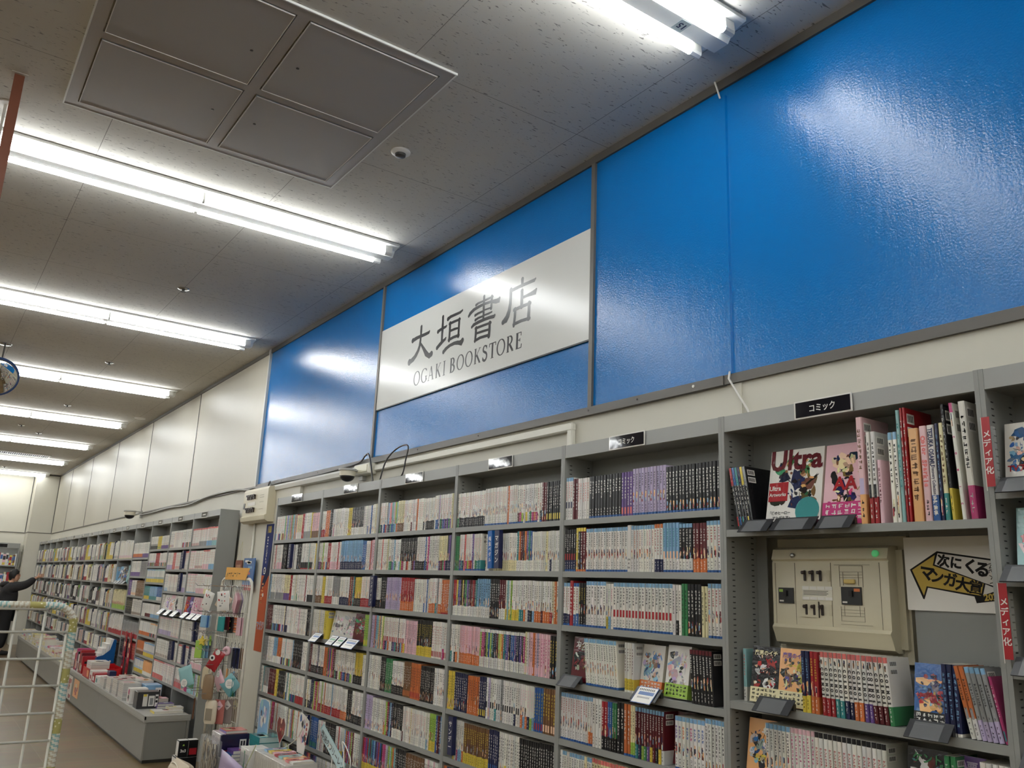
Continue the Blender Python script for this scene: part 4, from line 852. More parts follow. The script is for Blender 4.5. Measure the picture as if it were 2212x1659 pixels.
mb = MB(); volume(mb, Design('t..W.r', random.Random(2)), .014, .165, .12, random.Random(3), None, None, 2, False); o = mb.build('comic_book', 'print'); o.location = (XS + .05, 1.945, Z(-.323)); tag(o, 'pale green comic set back behind the black and red cover', 'comic', 'comics on the near bookcases')
mb = MB(); volume(mb, Design('M.T..W', random.Random(2)), .009, .16, .12, random.Random(3), None, None, 2, False); o = mb.build('comic_book', 'print'); o.location = (XS + .01, 1.1008, Z(-.322)); o.rotation_euler = (-.19, 0, 0); tag(o, 'slim magenta comic standing after the leaning grey ones', 'comic', 'comics on the near bookcases')
faceout(1.88, -.552, .108, .178, .02, 'o', ['g', 'W', 'b', 'K', 'B', 'w'], 'orange face-out comic with pale blue blots on the lowest row', title=('先輩', .022, .35, 'Y'), seed=16)
faceout(1.335, -.552, .112, .178, .02, 'K', ['G', 'W', 'T', 'K', 'm'], 'black and green face-out comic in a shiny wrapper', title=('ケント', .028, .86, 'G'), seed=17)
faceout(1.215, -.552, .07, .178, .02, 'P', ['w', 's', 'K', 'P', 'v'], 'dark purple face-out comic beside the green one', title=('悪', .03, .84, 'v'), seed=18)
# sliver of the next bay
faceout(1.0, .305, .105, .178, .02, 'W', ['b', 'B', 'K', 'b', 's', 'W'], 'white face-out comic with blue blots beside the upper red tag', title=('TVアニメ', .022, .3, 'R'), seed=21, x=XS + .03)
faceout(.985, .083, .12, .176, .02, 't', ['s', 'p', 'r', 'P', 'v'], 'pale teal and pink face-out comic on the second shelf', title=('TVアニメ', .022, .1, 'R'), seed=22, x=XS + .03)
stand(.985, .305, .13, 'black card stand under the white cover with blue blots'); stand(.995, .083, .13, 'black stand under the teal and pink cover'); stand(.99, -.14, .13, 'black stand below the lower red tag'); stand(1.0, -.36, .12, 'black stand at the picture edge on the fourth shelf')
faceout(.985, -.14, .112, .176, .02, 'y', ['o', 'Y', 'K', 'w'], 'pale yellow face-out comic beside the lower red tag', seed=23, x=XS + .04)
def red_tag(y, z, lab):
    t = empty('category_tag', (XS - .012, y, Z(z)), lab, 'tag', 'red tags on the upright')
    mb = MB(); mb.box(XS - .012, XS - .0112, y - .0105, y + .0105, Z(z), Z(z) + .185, 'R'); mb.box(XS - .0118, XS - .011, y + .0105, y + .0125, Z(z) - .01, Z(z) + .185, 'w'); mb.build('card', 'print', t); mb = MB(); mb.box(XS - .011, XS + .012, y - .0125, y - .0115, Z(z) + .02, Z(z) + .16, 'w'); mb.build('clear_holder', 'film', t)
    mb = MB(); mb.text('メディア化', frame((XS - .0124, y, Z(z) + .09), (0, -1, 0), (0, 0, 1)), .021, 'W', .02, vertical=True, pitch=1.15); mb.build('lettering', 'print', t)
red_tag(1.068, .312, 'red tag with white vertical kana beside the top shelf'); red_tag(1.066, -.118, 'red tag with white vertical kana lower down, by the breaker box poster')
# the poster
t = empty('arrow_poster', (BACK - .006, 1.29, Z(-.01)), 'white paper poster with a hand-coloured gold and black arrow', 'poster')
P_ = lambda L_, dx: [(BACK - .005 - dx, a, Z(b_)) for a, b_ in L_]
mb = MB(); mb.box(BACK - .0065, BACK - .0058, 1.121, 1.4165, Z(-.0095), Z(.2008), 'W'); mb.build('sheet', 'paper', t)
mb = MB(); mb.poly(P_([(1.4021, .1071), (1.3162, .1594), (1.1675, .1367), (1.161, .1608), (1.1603, .1307), (1.1593, .0535), (1.1614, .0317), (1.14, .027), (1.2152, .0163), (1.22, .0342), (1.3509, .0552), (1.3639, .0224), (1.3678, .0233)], .0016), (24, 20, 18))
mb.poly(P_([(1.3953, .1056), (1.3226, .1488), (1.3314, .1186), (1.1916, .0698), (1.2018, .0369), (1.3506, .059), (1.3545, .0597), (1.3646, .0331)], .0019), (192, 164, 78))
mb.poly(P_([(1.3143, .1537), (1.13, .1265), (1.13, .053), (1.1872, .0706), (1.3256, .1216)], .0019), 'w')
mb.poly(P_([(1.187, .068), (1.162, .058), (1.162, .05), (1.196, .038)], .0019), 'w')
mb.build('arrow', 'paper', t)
mb = MB()
for ch, (a, b_), s_ in zip('次にくる', [(1.299, .130), (1.263, .124), (1.225, .115), (1.193, .106)], (.036, .036, .042, .044)): mb.text(ch, frame((BACK - .0073, a, Z(b_)), (0, -1, -.16), (0, .0, 1)), s_, (24, 20, 18), .045)
for ch, (a, b_), s_ in zip('マンガ大賞', [(1.349, .095), (1.32, .085), (1.284, .076), (1.25, .065), (1.214, .057)], (.046, .04, .04, .04, .038)): mb.text(ch, frame((BACK - .0073, a, Z(b_)), (0, -1, -.16), (0, .0, 1)), s_, (24, 20, 18), .04)
mb.text('202', frame((BACK - .0073, 1.176, Z(.034)), (0, -1, .12), (0, 0, 1)), .024, (192, 164, 78), .04)
for ch, (a, b_) in zip('NEXT', [(1.168, .118), (1.168, .104), (1.166, .088), (1.168, .072)]): mb.text(ch, frame((BACK - .0073, a, Z(b_)), (.0, -.3, -1), (0, -1, .3)), .02, (24, 20, 18), 0)
mb.build('lettering', 'paper', t)
# the breaker box of the bay
FX = 2.40
t = empty('breaker_box', (2.45, 1.66, Z(0)), 'large cream breaker box with six dark switches set in the bookcase', 'breaker box')
yA, yB, zT, zBm = 1.874, 1.452, .178, -.137
mb = MB(); BX = (206, 198, 172)
prof = [(2.478, Z(zT)), (FX + .03, Z(zT)), (FX + .008, Z(zT - .008)), (FX + .002, Z(zT - .03)), (FX - .002, Z(zT - .04)), (FX + .006, Z(zT - .046)), (FX + .002, Z(zT - .052)), (FX + .001, Z(zBm + .065)), (FX - .008, Z(zBm + .055)), (FX + .002, Z(zBm + .035)), (FX + .012, Z(zBm + .008)), (FX + .03, Z(zBm)), (2.478, Z(zBm))]
mb.prism(prof, 'y', yB, yA, BX); mb.build('cover', 'plastic', t, auto=True)
mb = MB(); mb.box(FX + .045, XW - .002, yB - .022, yB + .01, Z(zBm + .012), Z(zT - .012), (196, 188, 162)); mb.box(FX + .06, XW - .001, yB - .03, yA + .02, Z(zBm - .03), Z(zT + .03), (200, 192, 168)); mb.build('back_case', 'plastic', t)
mb = MB(); fx = FX + .0008
LN = (120, 112, 92)
def hl(y1, y0, z): mb.box(fx - .0006, fx + .002, y0, y1, Z(z), Z(z) + .0008, LN)
def vl(y, z1, z0): mb.box(fx - .0006, fx + .002, y, y + .0008, Z(z0), Z(z1), LN)
for y in (1.861, 1.783, 1.648, 1.48): vl(y, zT - .052, zBm + .066)
for y1, y0, z in ((1.617, 1.537, .116), (1.617, 1.537, .097), (1.617, 1.537, .088), (1.617, 1.537, .08), (1.617, 1.537, -.052), (1.617, 1.537, -.018), (1.617, 1.537, -.027), (1.617, 1.537, -.036), (1.635, 1.512, .119), (1.62, 1.512, -.062)): hl(y1, y0, z)
for y, z1, z0 in ((1.617, .116, .052), (1.537, .116, .052), (1.605, .097, .056), (1.552, .097, .056), (1.617, -.008, -.052), (1.537, -.008, -.052), (1.605, -.005, -.036), (1.552, -.005, -.036)): vl(y, z1, z0)
mb.box(fx - .003, fx, 1.697, 1.765, Z(-.046), Z(.004), BX); mb.box(fx - .0032, fx + .001, 1.6955, 1.6975, Z(-.046), Z(.004), (50, 46, 40)); mb.build('front_lines', 'plastic', t)
for r, (zz, y0) in enumerate(((.085, 1.744), (-.022, 1.742))):
    for k in range(3):
        ys = y0 - k * .029
        mb = MB(); mb.box(fx - .0045, fx, ys - .005, ys + .005, Z(zz - .017), Z(zz + .017), (44, 32, 28), .002); mb.box(fx - .014, fx - .003, ys - .003, ys + .009, Z(zz + .004), Z(zz + .015), (56, 42, 36), .003); mb.build('switch', 'plastic', t)
    mb = MB(); mb.box(fx - .0008, fx, y0 - 3 * .029 - .005, y0 - 3 * .029 + .005, Z(zz - .017), Z(zz + .017), (196, 188, 162)); mb.build('blank', 'plastic', t)
mb = MB(); mb.box(fx - .001, fx, 1.645, 1.757, Z(.008), Z(.052), (226, 222, 206))
for k in range(4): mb.box(fx - .0014, fx, 1.731 - k * .0285, 1.756 - k * .0285, Z(.041), Z(.051), 'W'); mb.box(fx - .0014, fx, 1.731 - k * .0285, 1.756 - k * .0285, Z(.009), Z(.018), 'W')
for k in range(4): mb.box(fx - .0014, fx, 1.66 + .006 * (k % 2), 1.752, Z(.036 - k * .004), Z(.0375 - k * .004), (110, 106, 96))
mb.build('label_strip', 'paper', t)
for (y1, y0, z1, z0, c1) in ((1.848, 1.79, .045, -.005, 'L'), (1.612, 1.543, .052, -.002, 'O')):
    mb = MB(); mb.box(fx - .004, fx, y0, y1, Z(z0), Z(z1), (38, 38, 38)); mb.box(fx - .0045, fx - .003, y1 - .018 if c1 == 'L' else y0 + .004, y1 - .003 if c1 == 'L' else y0 + .024, Z(z1 - .014), Z(z1 - .005), c1)
    ym = (y0 + y1) / 2; mb.box(fx - .009, fx - .003, ym - .006, ym + .006, Z((z0 + z1) / 2 - .002), Z((z0 + z1) / 2 + .016), (16, 16, 16)); mb.box(fx - .0045, fx - .003, y1 - .02, y1 - .004, Z(z0 + .005), Z(z0 + .010), 'w'); mb.build('main_switch', 'plastic', t)
mb = MB(); mb.box(fx - .008, fx, 1.562, 1.6, Z(.062), Z(.075), (222, 196, 120), .002); mb.build('test_button', 'plastic', t)
mb = MB(); mb.lathe((FX - .0005, 1.49, Z(.153)), [(.0105, .004), (.0105, -.003), (.008, -.006), (.001, -.007)], 'L', axis=(1, 0, 0), n=20); mb.build('pilot_lamp', 'greenlamp', t, smooth=True)
mb = MB(); mb.lathe((FX - .0005, 1.79, Z(.150)), [(.008, .004), (.008, -.002), (.004, -.005)], 'W', axis=(1, 0, 0), n=16); mb.build('cover_screw', 'chrome', t, smooth=True)
# header cards
for i, yc in enumerate((6.06, 5.11, 4.245, 3.37, 2.468, 1.563)):
    where = ['on the header nearest the pillar', 'on the header under the dome camera', 'on the header before the black cable loop', 'on the header over the blue and navy dividers', 'on the header left of the breaker-box bay', 'on the header above the breaker box'][i]
    t = empty('header_card', (XS, yc, Z(.578)), 'glossy black comics card with white katakana %s' % where, 'sign', 'black katakana cards on the headers')
    mb = MB(); mb.box(XS - .0045, XS - .003, yc - .105, yc + .105, Z(.575), Z(.634), 'W'); mb.build('white_backing', 'laminate', t)
    mb = MB(); mb.box(XS - .0058, XS - .0046, yc - .099, yc + .099, Z(.580), Z(.629), (16, 16, 26)); mb.build('black_face', 'laminate', t)
    mb = MB(); mb.text('コミック', frame((XS - .0062, yc, Z(.604)), (0, -1, 0), (0, 0, 1)), .0275, 'W', .015, squeeze=.9); mb.build('lettering', 'laminate', t)
# divider cards between the comics
def divider(y, z, w_, h_, c, body, lab, sz, lean=0.0, x=XS - .02, dep=.022):
    t = empty('divider_card', (x, y, Z(z)), lab, 'divider card', 'divider cards among the comics')
    mb = MB(); mb.box(0, .003, -w_ / 2, w_ / 2, 0, h_, c); mb.box(.002, dep, -w_ / 2, -w_ / 2 + .003, 0, h_, c); mb.build('card', 'print', t)
    mb = MB(); mb.text(body, frame((-.0006, 0, h_ / 2), (0, -1, 0), (0, 0, 1)), sz, 'W', .02, vertical=True, pitch=1.12); mb.build('lettering', 'print', t)
    t.matrix_basis = Matrix.Translation((x, y, Z(z))) @ Matrix.Rotation(-lean, 4, 'X')
    for ch in t.children: ch.matrix_parent_inverse = Matrix.Identity(4)
divider(3.400, .098, .036, .178, (14, 92, 170), '弱虫ペダル', 'blue divider card with pale vertical lettering, beside the navy one', .022, .06)
divider(3.344, .098, .038, .178, 'N', 'マガジン', 'navy divider card with white katakana, beside the blue one', .03, .03)
divider(4.655, -.125, .05, .178, 'N', 'ヤングジャンプ', 'navy divider card with seven white katakana across the upright', .021)
divider(3.676, -.775, .04, .172, 'N', 'サンデー', 'navy divider card with white katakana at a lower row end', .03, .02)
divider(6.06, .096, .05, .172, 'N', 'KADOKAWA', 'navy divider card with white capitals near the pillar', .018)
divider(5.47, -1.012, .05, .178, 'N', '・・・・', 'navy divider card on the seventh row near the price cards', .022, .03)
# fourth row with magazines and cards (second bay from the pillar)
faceout(5.255, -.355, .125, .18, .02, 'W', ['b', 'N', 'B', 'w', 'g'], 'white face-out comic with blue blots on the fourth shelf', seed=31, title=('BEC', .03, .1, 'W'))
faceout(5.16, -.355, .11, .18, .02, 'w', ['g', 'W', 'w', 'p'], 'wrapped grey-white comic leaning among the price cards', seed=32, yaw=.5)
faceout(5.02, -.355, .125, .18, .02, 'w', ['W', 'p', 'g', 'w'], 'pale wrapped comic leaning on its neighbour by the price cards', seed=33, yaw=.5)
faceout(4.86, -.355, .12, .178, .02, 'm', ['G', 'R', 'K', 'w', 'n'], 'wine red wrapped comic at the end of the card row', seed=34, yaw=.5)
stand(5.42, -.355, .13, 'stand with a blue edged card, farthest on the fourth shelf', card=(.12, 'B')); stand(5.15, -.355, .10, 'stand with a green edged card, second on the fourth shelf', card=(.10, 'G')); stand(5.03, -.355, .10, 'stand with a green striped card, third on the fourth shelf', card=(.10, 'G')); stand(4.84, -.355, .16, 'stand with a big blue and white card, nearest on the fourth shelf', card=(.16, 'B'), x=XS - .02)
# ================================================================= THE FAR BOOKCASES
FY = [7.989 + .9 * i for i in range(16)]
ROWF = {0: [.30, .08, -.145, -.36, -.585, -.81, -1.03], 1: [.30, .075, -.15, -.365, -.59, -.815, -1.03], 2: [.30, .11, -.07, -.26, -.45, -.65, -.86, -1.05], 3: [.21, -.01, -.24, -.46, -.72, -.95]}
for i in range(4, 15): ROWF[i] = [.205, -.105, -.43, -.735, -1.0]
for i in range(15):
    lab = 'grey steel bookcase of the far run, ' + (['with its plain end panel facing the goods rack', 'holding navy dividers and pink-white comics', 'with eight closely spaced shelves of pocket books', 'second to the far side of the pocket-book unit', 'with face-out books under its first shelf'][i] if i < 5 else '%s unit from the end panel' % ordinal(i + 1))
    bookcase(FY[i + 1], FY[i], ROWF[i], lab, 'grey steel bookcases along the cream wall', slots=False)
FAR = {
 (0, 0): '30WrR.gr;30Wr.g.r;20Wr.b.r;20WrRt.r', (0, 1): '24Wp..pr;30W.R..r;24Wr.p.r;22W..b.r', (0, 2): '40Wp..br;30W..p.r;30Wp.y.g', (0, 3): '6w....k;47______;23p....M;24w.X..k',
 (0, 4): '60W..w.m;12N....W;28W.X..r', (0, 5): '44Wr..pm;10N....W;46Wp.p.r', (0, 6): '30WXRr.k;14R.W.pW;10M....W;24G..t.W;22Q....k',
 (1, 0): '20W.V..k;40W..W.r;40W..V.k', (1, 1): '26W..v.k;14r....W;22W.r..r;12N....W;26Wr.w.r', (1, 2): '18W.b.bk;44W..w.r;10N....W;28W..v.b', (1, 3): '12w.X..k;63______;25W..v.k',
 (1, 4): '60Wp.v.m;40W.X.pr', (1, 5): '60W.n.wk;12N....W;28W..w.m', (1, 6): '50Wr.r.R;50Wp.X.R',
 (2, 0): '40W.Kk.k;20Y.G..k;40W.XP.k', (2, 1): '40W.vV.k;20R.X..W;40W.pV.m', (2, 2): '46WbbY.b;54WtTY.t', (2, 3): '30T..Y.W;40b..T.W;30B..w.W', (2, 4): '20W..W.k;30W..m.k;50W..b.v', (2, 5): '60W..O.b;40Wo.V.k', (2, 6): '40O.wn.k;60WbBY.v', (2, 7): '50WBbY.B;50o..W.O',
 (3, 0): '60W..OPk;40W..P.k', (3, 1): '60W..P.k;40gX...k', (3, 2): '20P....W;30W.o..k;50n.X..W', (3, 3): '40K....y;60w.n..k', (3, 4): '100gXXR.k', (3, 5): '50K.X..W;50R....y',
 (4, 0): '100W.p.yy', (4, 1): '3b....W;83______;14t.K..W', (4, 2): '100y.RL.n', (4, 3): '40W..R.m;60W.XR.k', (4, 4): '50R....W;50K.X..W',
}
GEN = ['24W..V.k;18Q....k;10N....W;24W.XV.k;24V....W', '30W..W.k;10N....W;30Q..V.k;30w..V.k', '14N....W;30W..R.k;20y....k;20V.W..W;16W....k', '24Y....k;30W..Y.k;10N....W;36W.V..k', '30K.W..W;30W..K.k;10N....W;30V..W.k', '46W....k;14N....W;40Q.V..k']
fm = MB(); rr = random.Random(5)
for i in range(15):
    for r, zr in enumerate(ROWF[i]):
        if zr < -1.02 and i > 3: continue
        spec = FAR.get((i, r)) or GEN[(i * 3 + r * 5) % len(GEN)]
        hh = .176 if i < 2 else .142 if i == 2 else .178 if i == 3 else .215 if zr > -.9 else .17
        if i >= 2:
            def sk(y, z, d, th, h, key, title, number, last, hh=hh):
                q = random.Random(str(key) + 'h'); h2 = hh * (q.uniform(.96, 1.03) if hh < .2 else q.uniform(.78, 1.14))
                fm.T = Matrix.Translation((XS + .006, y, Z(z) + .0003)); volume(fm, d, th, h2, .12, random.Random(str(key)), None, None, 1, last); fm.T = None
            place_row(spec, FY[i + 1] - .014, FY[i] + .014 + (0.1 if (i + r) % 3 == 0 and i > 3 else 0), zr, sk, h=hh, th=.0155 if i < 3 else .019, seed=700 + i * 10 + r)
        else: place_row(spec, FY[i + 1] - .014, FY[i] + .014, zr, stuff_sink(fm, 1), seed=700 + i * 10 + r)
tag(fm.build('shelved_books', 'print'), 'rows of upright books filling the far bookcases along the cream wall', 'books', kind='stuff')
for i in range(15):
    yc = FY[i] + .52
    mb = MB(); mb.box(XS - .004, XS - .001, yc - .10, yc + .10, Z(.572), Z(.632), 'W'); mb.box(XS - .005, XS - .003, yc - .092, yc + .092, Z(.579), Z(.626), (40, 42, 44) if i < 7 else (176, 176, 172)); mb.box(XS - .006, XS - .004, yc - .05, yc + .05, Z(.597), Z(.609), 'W' if i < 7 else 'k')
    tag(mb.build('header_card', 'laminate'), 'small framed card on the header of the %s far bookcase from its end panel' % ordinal(i + 1), 'sign', 'cards on the far headers')
def fdiv(y, z, body, lab, h=.178, lean=0.0, w_=.05): divider(y, z, w_, h, 'N', body, lab, min(.034, h / len(body) * .85), lean)
fdiv(9.06, .084, 'マーガレット', 'navy divider card with six white katakana on the far run, higher one'); fdiv(9.07, -.14, 'フラワー', 'navy divider card with four white katakana on the far run, under the six-letter one')
fdiv(8.33, -.58, '・・・', 'navy divider card among white comics on the far run fifth shelf', lean=.12); fdiv(8.6, -.805, '・・・・', 'navy divider card among pink comics on the far run sixth shelf', lean=.12); fdiv(9.02, -.80, '・・・', 'navy divider card between white comics on the far run near the pink set', lean=.1)
for k, (y, z, b_) in enumerate(((12.9, .21, '文学'), (14.3, .21, '歴史'), (15.2, .21, '人文'), (16.4, -.10, '社会'), (13.6, -.10, '教育'), (14.5, -.10, '心理'), (17.5, .21, '経済'), (12.7, -.73, '趣味'), (19.2, -.1, '法律'))): fdiv(y, z, '' or '■', 'navy blank-looking divider card, %s of those beyond the face-out bay' % ordinal(k + 1), h=.21, w_=.07) if False else None
for k in range(6):
    y = (8.22, 8.42, 8.66, 9.05, 9.32, 9.6)[k]
    stand(y, -.36 if k < 3 else -.365, .16, 'far stand with a white card, %s along from the end panel' % ordinal(k + 1), card=(.16, 'w'), x=XS - .012)
FPAL = [('R', ['O', 'P', 'm']), ('P', ['K', 'v']), ('p', ['M', 'W']), ('W', ['v', 'p']), ('p', ['W', 's']), ('w', ['K', 'W'])]
for k in range(6):
    faceout((8.75, 8.62, 8.5, 9.6, 9.35, 9.2)[k], -.36 if k < 3 else -.365, .115, .176, .02, FPAL[k][0], FPAL[k][1], '%s face-out comic leaning over the white cards of the far run' % ['coral red', 'dark purple', 'pale pink', 'white and lilac', 'pink and white', 'grey-white'][k], seed=40 + k, x=XS + .008, yaw=.3)
for k in range(4):
    stand(12.33 - k * .18, -.105, .13, 'small stand under the face-out books of the far run, %s along' % ordinal(k + 1), x=XS - .008)
    faceout(12.35 - k * .18, -.105, .13, .21, .02, ['b', 'g', 'K', 't'][k], ['W', 'K', 'B', 'n'], '%s face-out book below the far top shelf' % ['pale blue', 'grey', 'black', 'pale teal'][k], seed=50 + k, yaw=.2, name='face_out_book', cat='book')
# end-wall bookcases
def back_case(x1, x0, lab, key):
    t = empty('bookcase', ((x0 + x1) / 2, 21.9, 0), lab, 'bookcase', 'bookcases on the end wall')
    yF, yB_ = 21.9, 22.15
    for nm, q in (('side_panel', (x0, x0 + .02, yF, yB_, 0, Z(.585))), ('side_panel', (x1 - .02, x1, yF, yB_, 0, Z(.585))), ('back_sheet', (x0, x1, yB_ - .01, yB_, 0, Z(.585))), ('header', (x0 + .02, x1 - .02, yF + .001, yF + .02, Z(.48), Z(.584)))):
        mb = MB(); mb.box(*q, SH); mb.build(nm, 'metal', t)
    for z in (.1, -.3, -.7, -1.0):
        mb = MB(); mb.box(x0 + .02, x1 - .02, yF + .003, yB_ - .01, Z(z) - .025, Z(z), SH); mb.build('shelf', 'metal', t)
    mb = MB(); mb.box(x1 - .75, x1 - .25, yF - .004, yF, Z(.49), Z(.56), (20, 20, 26)); mb.box(x1 - .56, x1 - .44, yF - .006, yF - .003, Z(.51), Z(.54), 'W'); mb.build('header_card', 'laminate', t)
    m2 = MB(); rnd = random.Random(key)
    for z in (.1, -.3, -.7):
        x = x1 - .03
        while x > x0 + .1:
            w_ = rnd.uniform(.02, .06); hh = rnd.uniform(.2, .27); c = rnd.choice(['W', 'w', 'y', 'Y', 'R', 'p', 'g', 'W', 'b', 'K', 'n'])
            m2.box(x - w_, x - .001, yF + .02, yF + .16, Z(z) + .0005, Z(z) + hh, c); m2.box(x - w_ + .003, x - .004, yF + .0195, yF + .02, Z(z) + hh * .5, Z(z) + hh * .85, rnd.choice(['R', 'K', 'W', 'B'])); m2.box(x - w_ + .002, x - .003, yF + .0195, yF + .02, Z(z) + .01, Z(z) + hh * .25, rnd.choice(['W', 'Y', 'R', 'w'])); x -= w_
    tag(m2.build('shelved_books', 'print'), 'rows of books on the end-wall bookcase %s' % ('beside the pillar' if key == 1 else 'further along the end wall'), 'books', kind='stuff')
back_case(1.95, 1.05, 'grey bookcase on the end wall behind the reaching person', 1); back_case(1.05, .15, 'grey bookcase on the end wall mostly outside the picture', 2)

# ================================================================= LOW DISPLAY TABLES
TX, TZ = 1.875, Z(-1.185)
def low_table(y0, y1, lab, x0=TX, x1=2.262):
    t = empty('display_table', ((x0 + x1) / 2, (y0 + y1) / 2, 0), lab, 'display table', 'low grey display tables')
    for k in range(max(1, round((y1 - y0) / 2.2))):
        n = max(1, round((y1 - y0) / 2.2)); a = y0 + (y1 - y0) * k / n; b_ = y0 + (y1 - y0) * (k + 1) / n
        mb = MB(); mb.box(x0 + .012, x0 + .024, a + .001, b_ - .001, .03, TZ - .045, (140, 139, 132)); mb.build('front_panel', 'metal', t)
    mb = MB(); mb.box(x0 + .026, x1 - .03, y0 + .008, y0 + .02, .03, TZ - .045, (132, 131, 126)); mb.box(x1 - .028, x1 - .006, y0 + .004, y0 + .02, .0, TZ - .045, (140, 139, 132)); mb.build('end_panel', 'metal', t)
    mb = MB(); mb.box(x0 + .03, x1, y0 + .03, y1 - .01, 0, .03, (60, 58, 54)); mb.build('plinth', 'metal', t)
    mb = MB(); mb.box(x0, x1, y0, y1, TZ - .045, TZ - .018, (158, 157, 150), .004); mb.box(x0, x0 + .012, y0, y1, TZ - .02, TZ + .008, (168, 167, 160)); mb.box(x0, x1, y0, y0 + .012, TZ - .02, TZ + .008, (168, 167, 160)); mb.box(x0 + .012, x1, y0 + .012, y1, TZ - .02, TZ - .002, (176, 174, 168)); mb.build('top', 'metal', t)
    return t
low_table(8.06, 12.45, 'long low grey display table with two posters on its front'); low_table(12.55, 18.6, 'low grey display table of flat books by the reaching person')
for (y0, y1, z0, z1, c, pal, lab) in ((12.0, 12.38, -1.56 + .04, -1.25, 'w', ['R', 'r', 'K', 'O', 'R', 'n'], 'tall red and grey poster on the front of the long low table'), (11.5, 11.86, -1.45, -1.25, 'o', ['R', 'W', 'n', 'y'], 'smaller orange and red poster on the front of the long low table')):
    mb = MB(); mb.box(TX + .009, TX + .0105, y0, y1, Z(z0), Z(z1), c); rnd = random.Random(int(y0))
    for k in range(9):
        a = rnd.uniform(y0 + .02, y1 - .12); zz = rnd.uniform(z0 + .01, z1 - .06); mb.box(TX + .0088 - k * 1e-4, TX + .009, a, a + rnd.uniform(.06, .12), Z(zz), Z(zz + rnd.uniform(.02, .05)), rnd.choice(pal))
    tag(mb.build('poster', 'print'), lab, 'poster', 'posters on the low table')
def flatbook(x, y, z, w_, d_, h_, c, spine, lab, name='flat_book', cat='book', group='books lying on the low tables', rz=0.0, mat='print', edge=None, art=None):
    """A book lying flat: spine towards the aisle (-x), cover up."""
    mb = MB(); mb.box(0, w_, -d_ / 2, d_ / 2, 0, .0012, c); mb.box(0, w_, -d_ / 2, d_ / 2, h_ - .0012, h_, c); mb.box(0, .0015, -d_ / 2, d_ / 2, .0012, h_ - .0012, spine); mb.box(.0016, w_ - .002, -d_ / 2 + .002, d_ / 2 - .002, .0012, h_ - .0012, edge or (226, 220, 206))
    rnd = random.Random(int(x * 1e4) + int(y * 1e3) + int(z * 1e4))
    for k in range(3):
        a, b_ = rnd.uniform(.01, w_ * .6), rnd.uniform(-d_ * .4, d_ * .1); mb.box(a, a + w_ * .3, b_, b_ + d_ * .3, h_, h_ + .0003, rnd.choice(art or ['W', 'R', 'K', 'y', 'b', 'p']))
    o = mb.build(name, mat); o.location = (x, y, z); o.rotation_euler = (0, 0, rz); return tag(o, lab, cat, group)
rnd = random.Random(8)
n_ = 0
# table by the person: piles of flat books
y = 12.75
pile = 0
while y < 18.3:
    pile += 1
    for col_ in range(2):
        zz = TZ - .001; kk = rnd.randint(3, 7) if col_ == 0 else rnd.randint(3, 6)
        for k in range(kk):
            h_ = rnd.uniform(.016, .03); c = rnd.choice(['W', 'y', 'W', 'R', 'w', 'M', 'Y', 'b', 'K', 'W', 'y', 'r'])
            flatbook(TX + .025 + col_ * .185, y, zz, .15 + .02 * rnd.random(), .2, h_, c, rnd.choice(['W', 'y', c, 'w']), '%s flat book, %s from bottom, %s %s pile from the table end' % (CNAME[c], ordinal(k + 1), ordinal(pile), 'front' if col_ == 0 else 'rear')); zz += h_ + .0003
    y += .27
# long low table: what stands on it from the near end
def block(name, x0, x1, y0, y1, z0, z1, c, lab, cat, face=None, mat='print', parts=None):
    t = empty(name, ((x0 + x1) / 2, (y0 + y1) / 2, z0), lab, cat)
    mb = MB(); mb.box(x0, x1, y0, y1, z0, z1, c, min(.003, (z1 - z0) / 5, (y1 - y0) / 5)); mb.build('box_body', mat, t)
    if parts:
        mb = MB(); parts(mb); mb.build('printed_label', 'print', t)
    return t
flatbook(1.985, 8.30, TZ, .25, .16, .022, 'w', 'Y', 'flat comic with a yellow edge at the near end of the long low table', art=['K', 'W', 'R']); flatbook(2.12, 8.34, TZ + .0225, .13, .12, .02, 'w', 'y', 'flat yellow-spined comic lying upon the one at the table end', art=['Y', 'K'])
flatbook(2.08, 8.62, TZ, .16, .14, .02, 'P', 'P', 'flat purple comic at the near end of the long low table'); flatbook(2.085, 8.62, TZ + .0205, .15, .13, .018, 'P', 'P', 'upper flat purple comic by the boxed sets')
flatbook(2.09, 8.86, TZ, .15, .12, .018, 'p', 'W', 'flat pink comic, lowest beside the black-edged box'); flatbook(2.09, 8.86, TZ + .0185, .15, .12, .018, 'W', 'R', 'flat white comic with a red edge beside the black-edged box'); flatbook(2.09, 8.86, TZ + .037, .15, .12, .018, 'p', 'p', 'flat pink comic, topmost beside the black-edged box')
def p1(mb):
    mb.box(1.909, 1.91, 8.60, 8.73, TZ + .04, TZ + .075, (60, 60, 62)); mb.box(1.96, 2.0, 8.588, 8.5895, TZ + .02, TZ + .125, 'w'); mb.box(1.962, 1.99, 8.587, 8.589, TZ + .105, TZ + .125, 'Y'); mb.box(2.01, 2.06, 8.587, 8.5895, TZ + .02, TZ + .11, 'W'); mb.box(2.02, 2.05, 8.5865, 8.589, TZ + .03, TZ + .09, 'g'); mb.box(2.067, 2.092, 8.587, 8.5895, TZ + .015, TZ + .12, 'W'); mb.box(2.07, 2.089, 8.5865, 8.589, TZ + .05, TZ + .07, 'k'); mb.box(2.07, 2.089, 8.5865, 8.589, TZ + .085, TZ + .105, 'k')
block('boxed_set', 1.91, 2.10, 8.59, 8.74, TZ, TZ + .145, (52, 52, 54), 'black and white boxed set standing at the near end of the low table', 'boxed set', parts=p1)
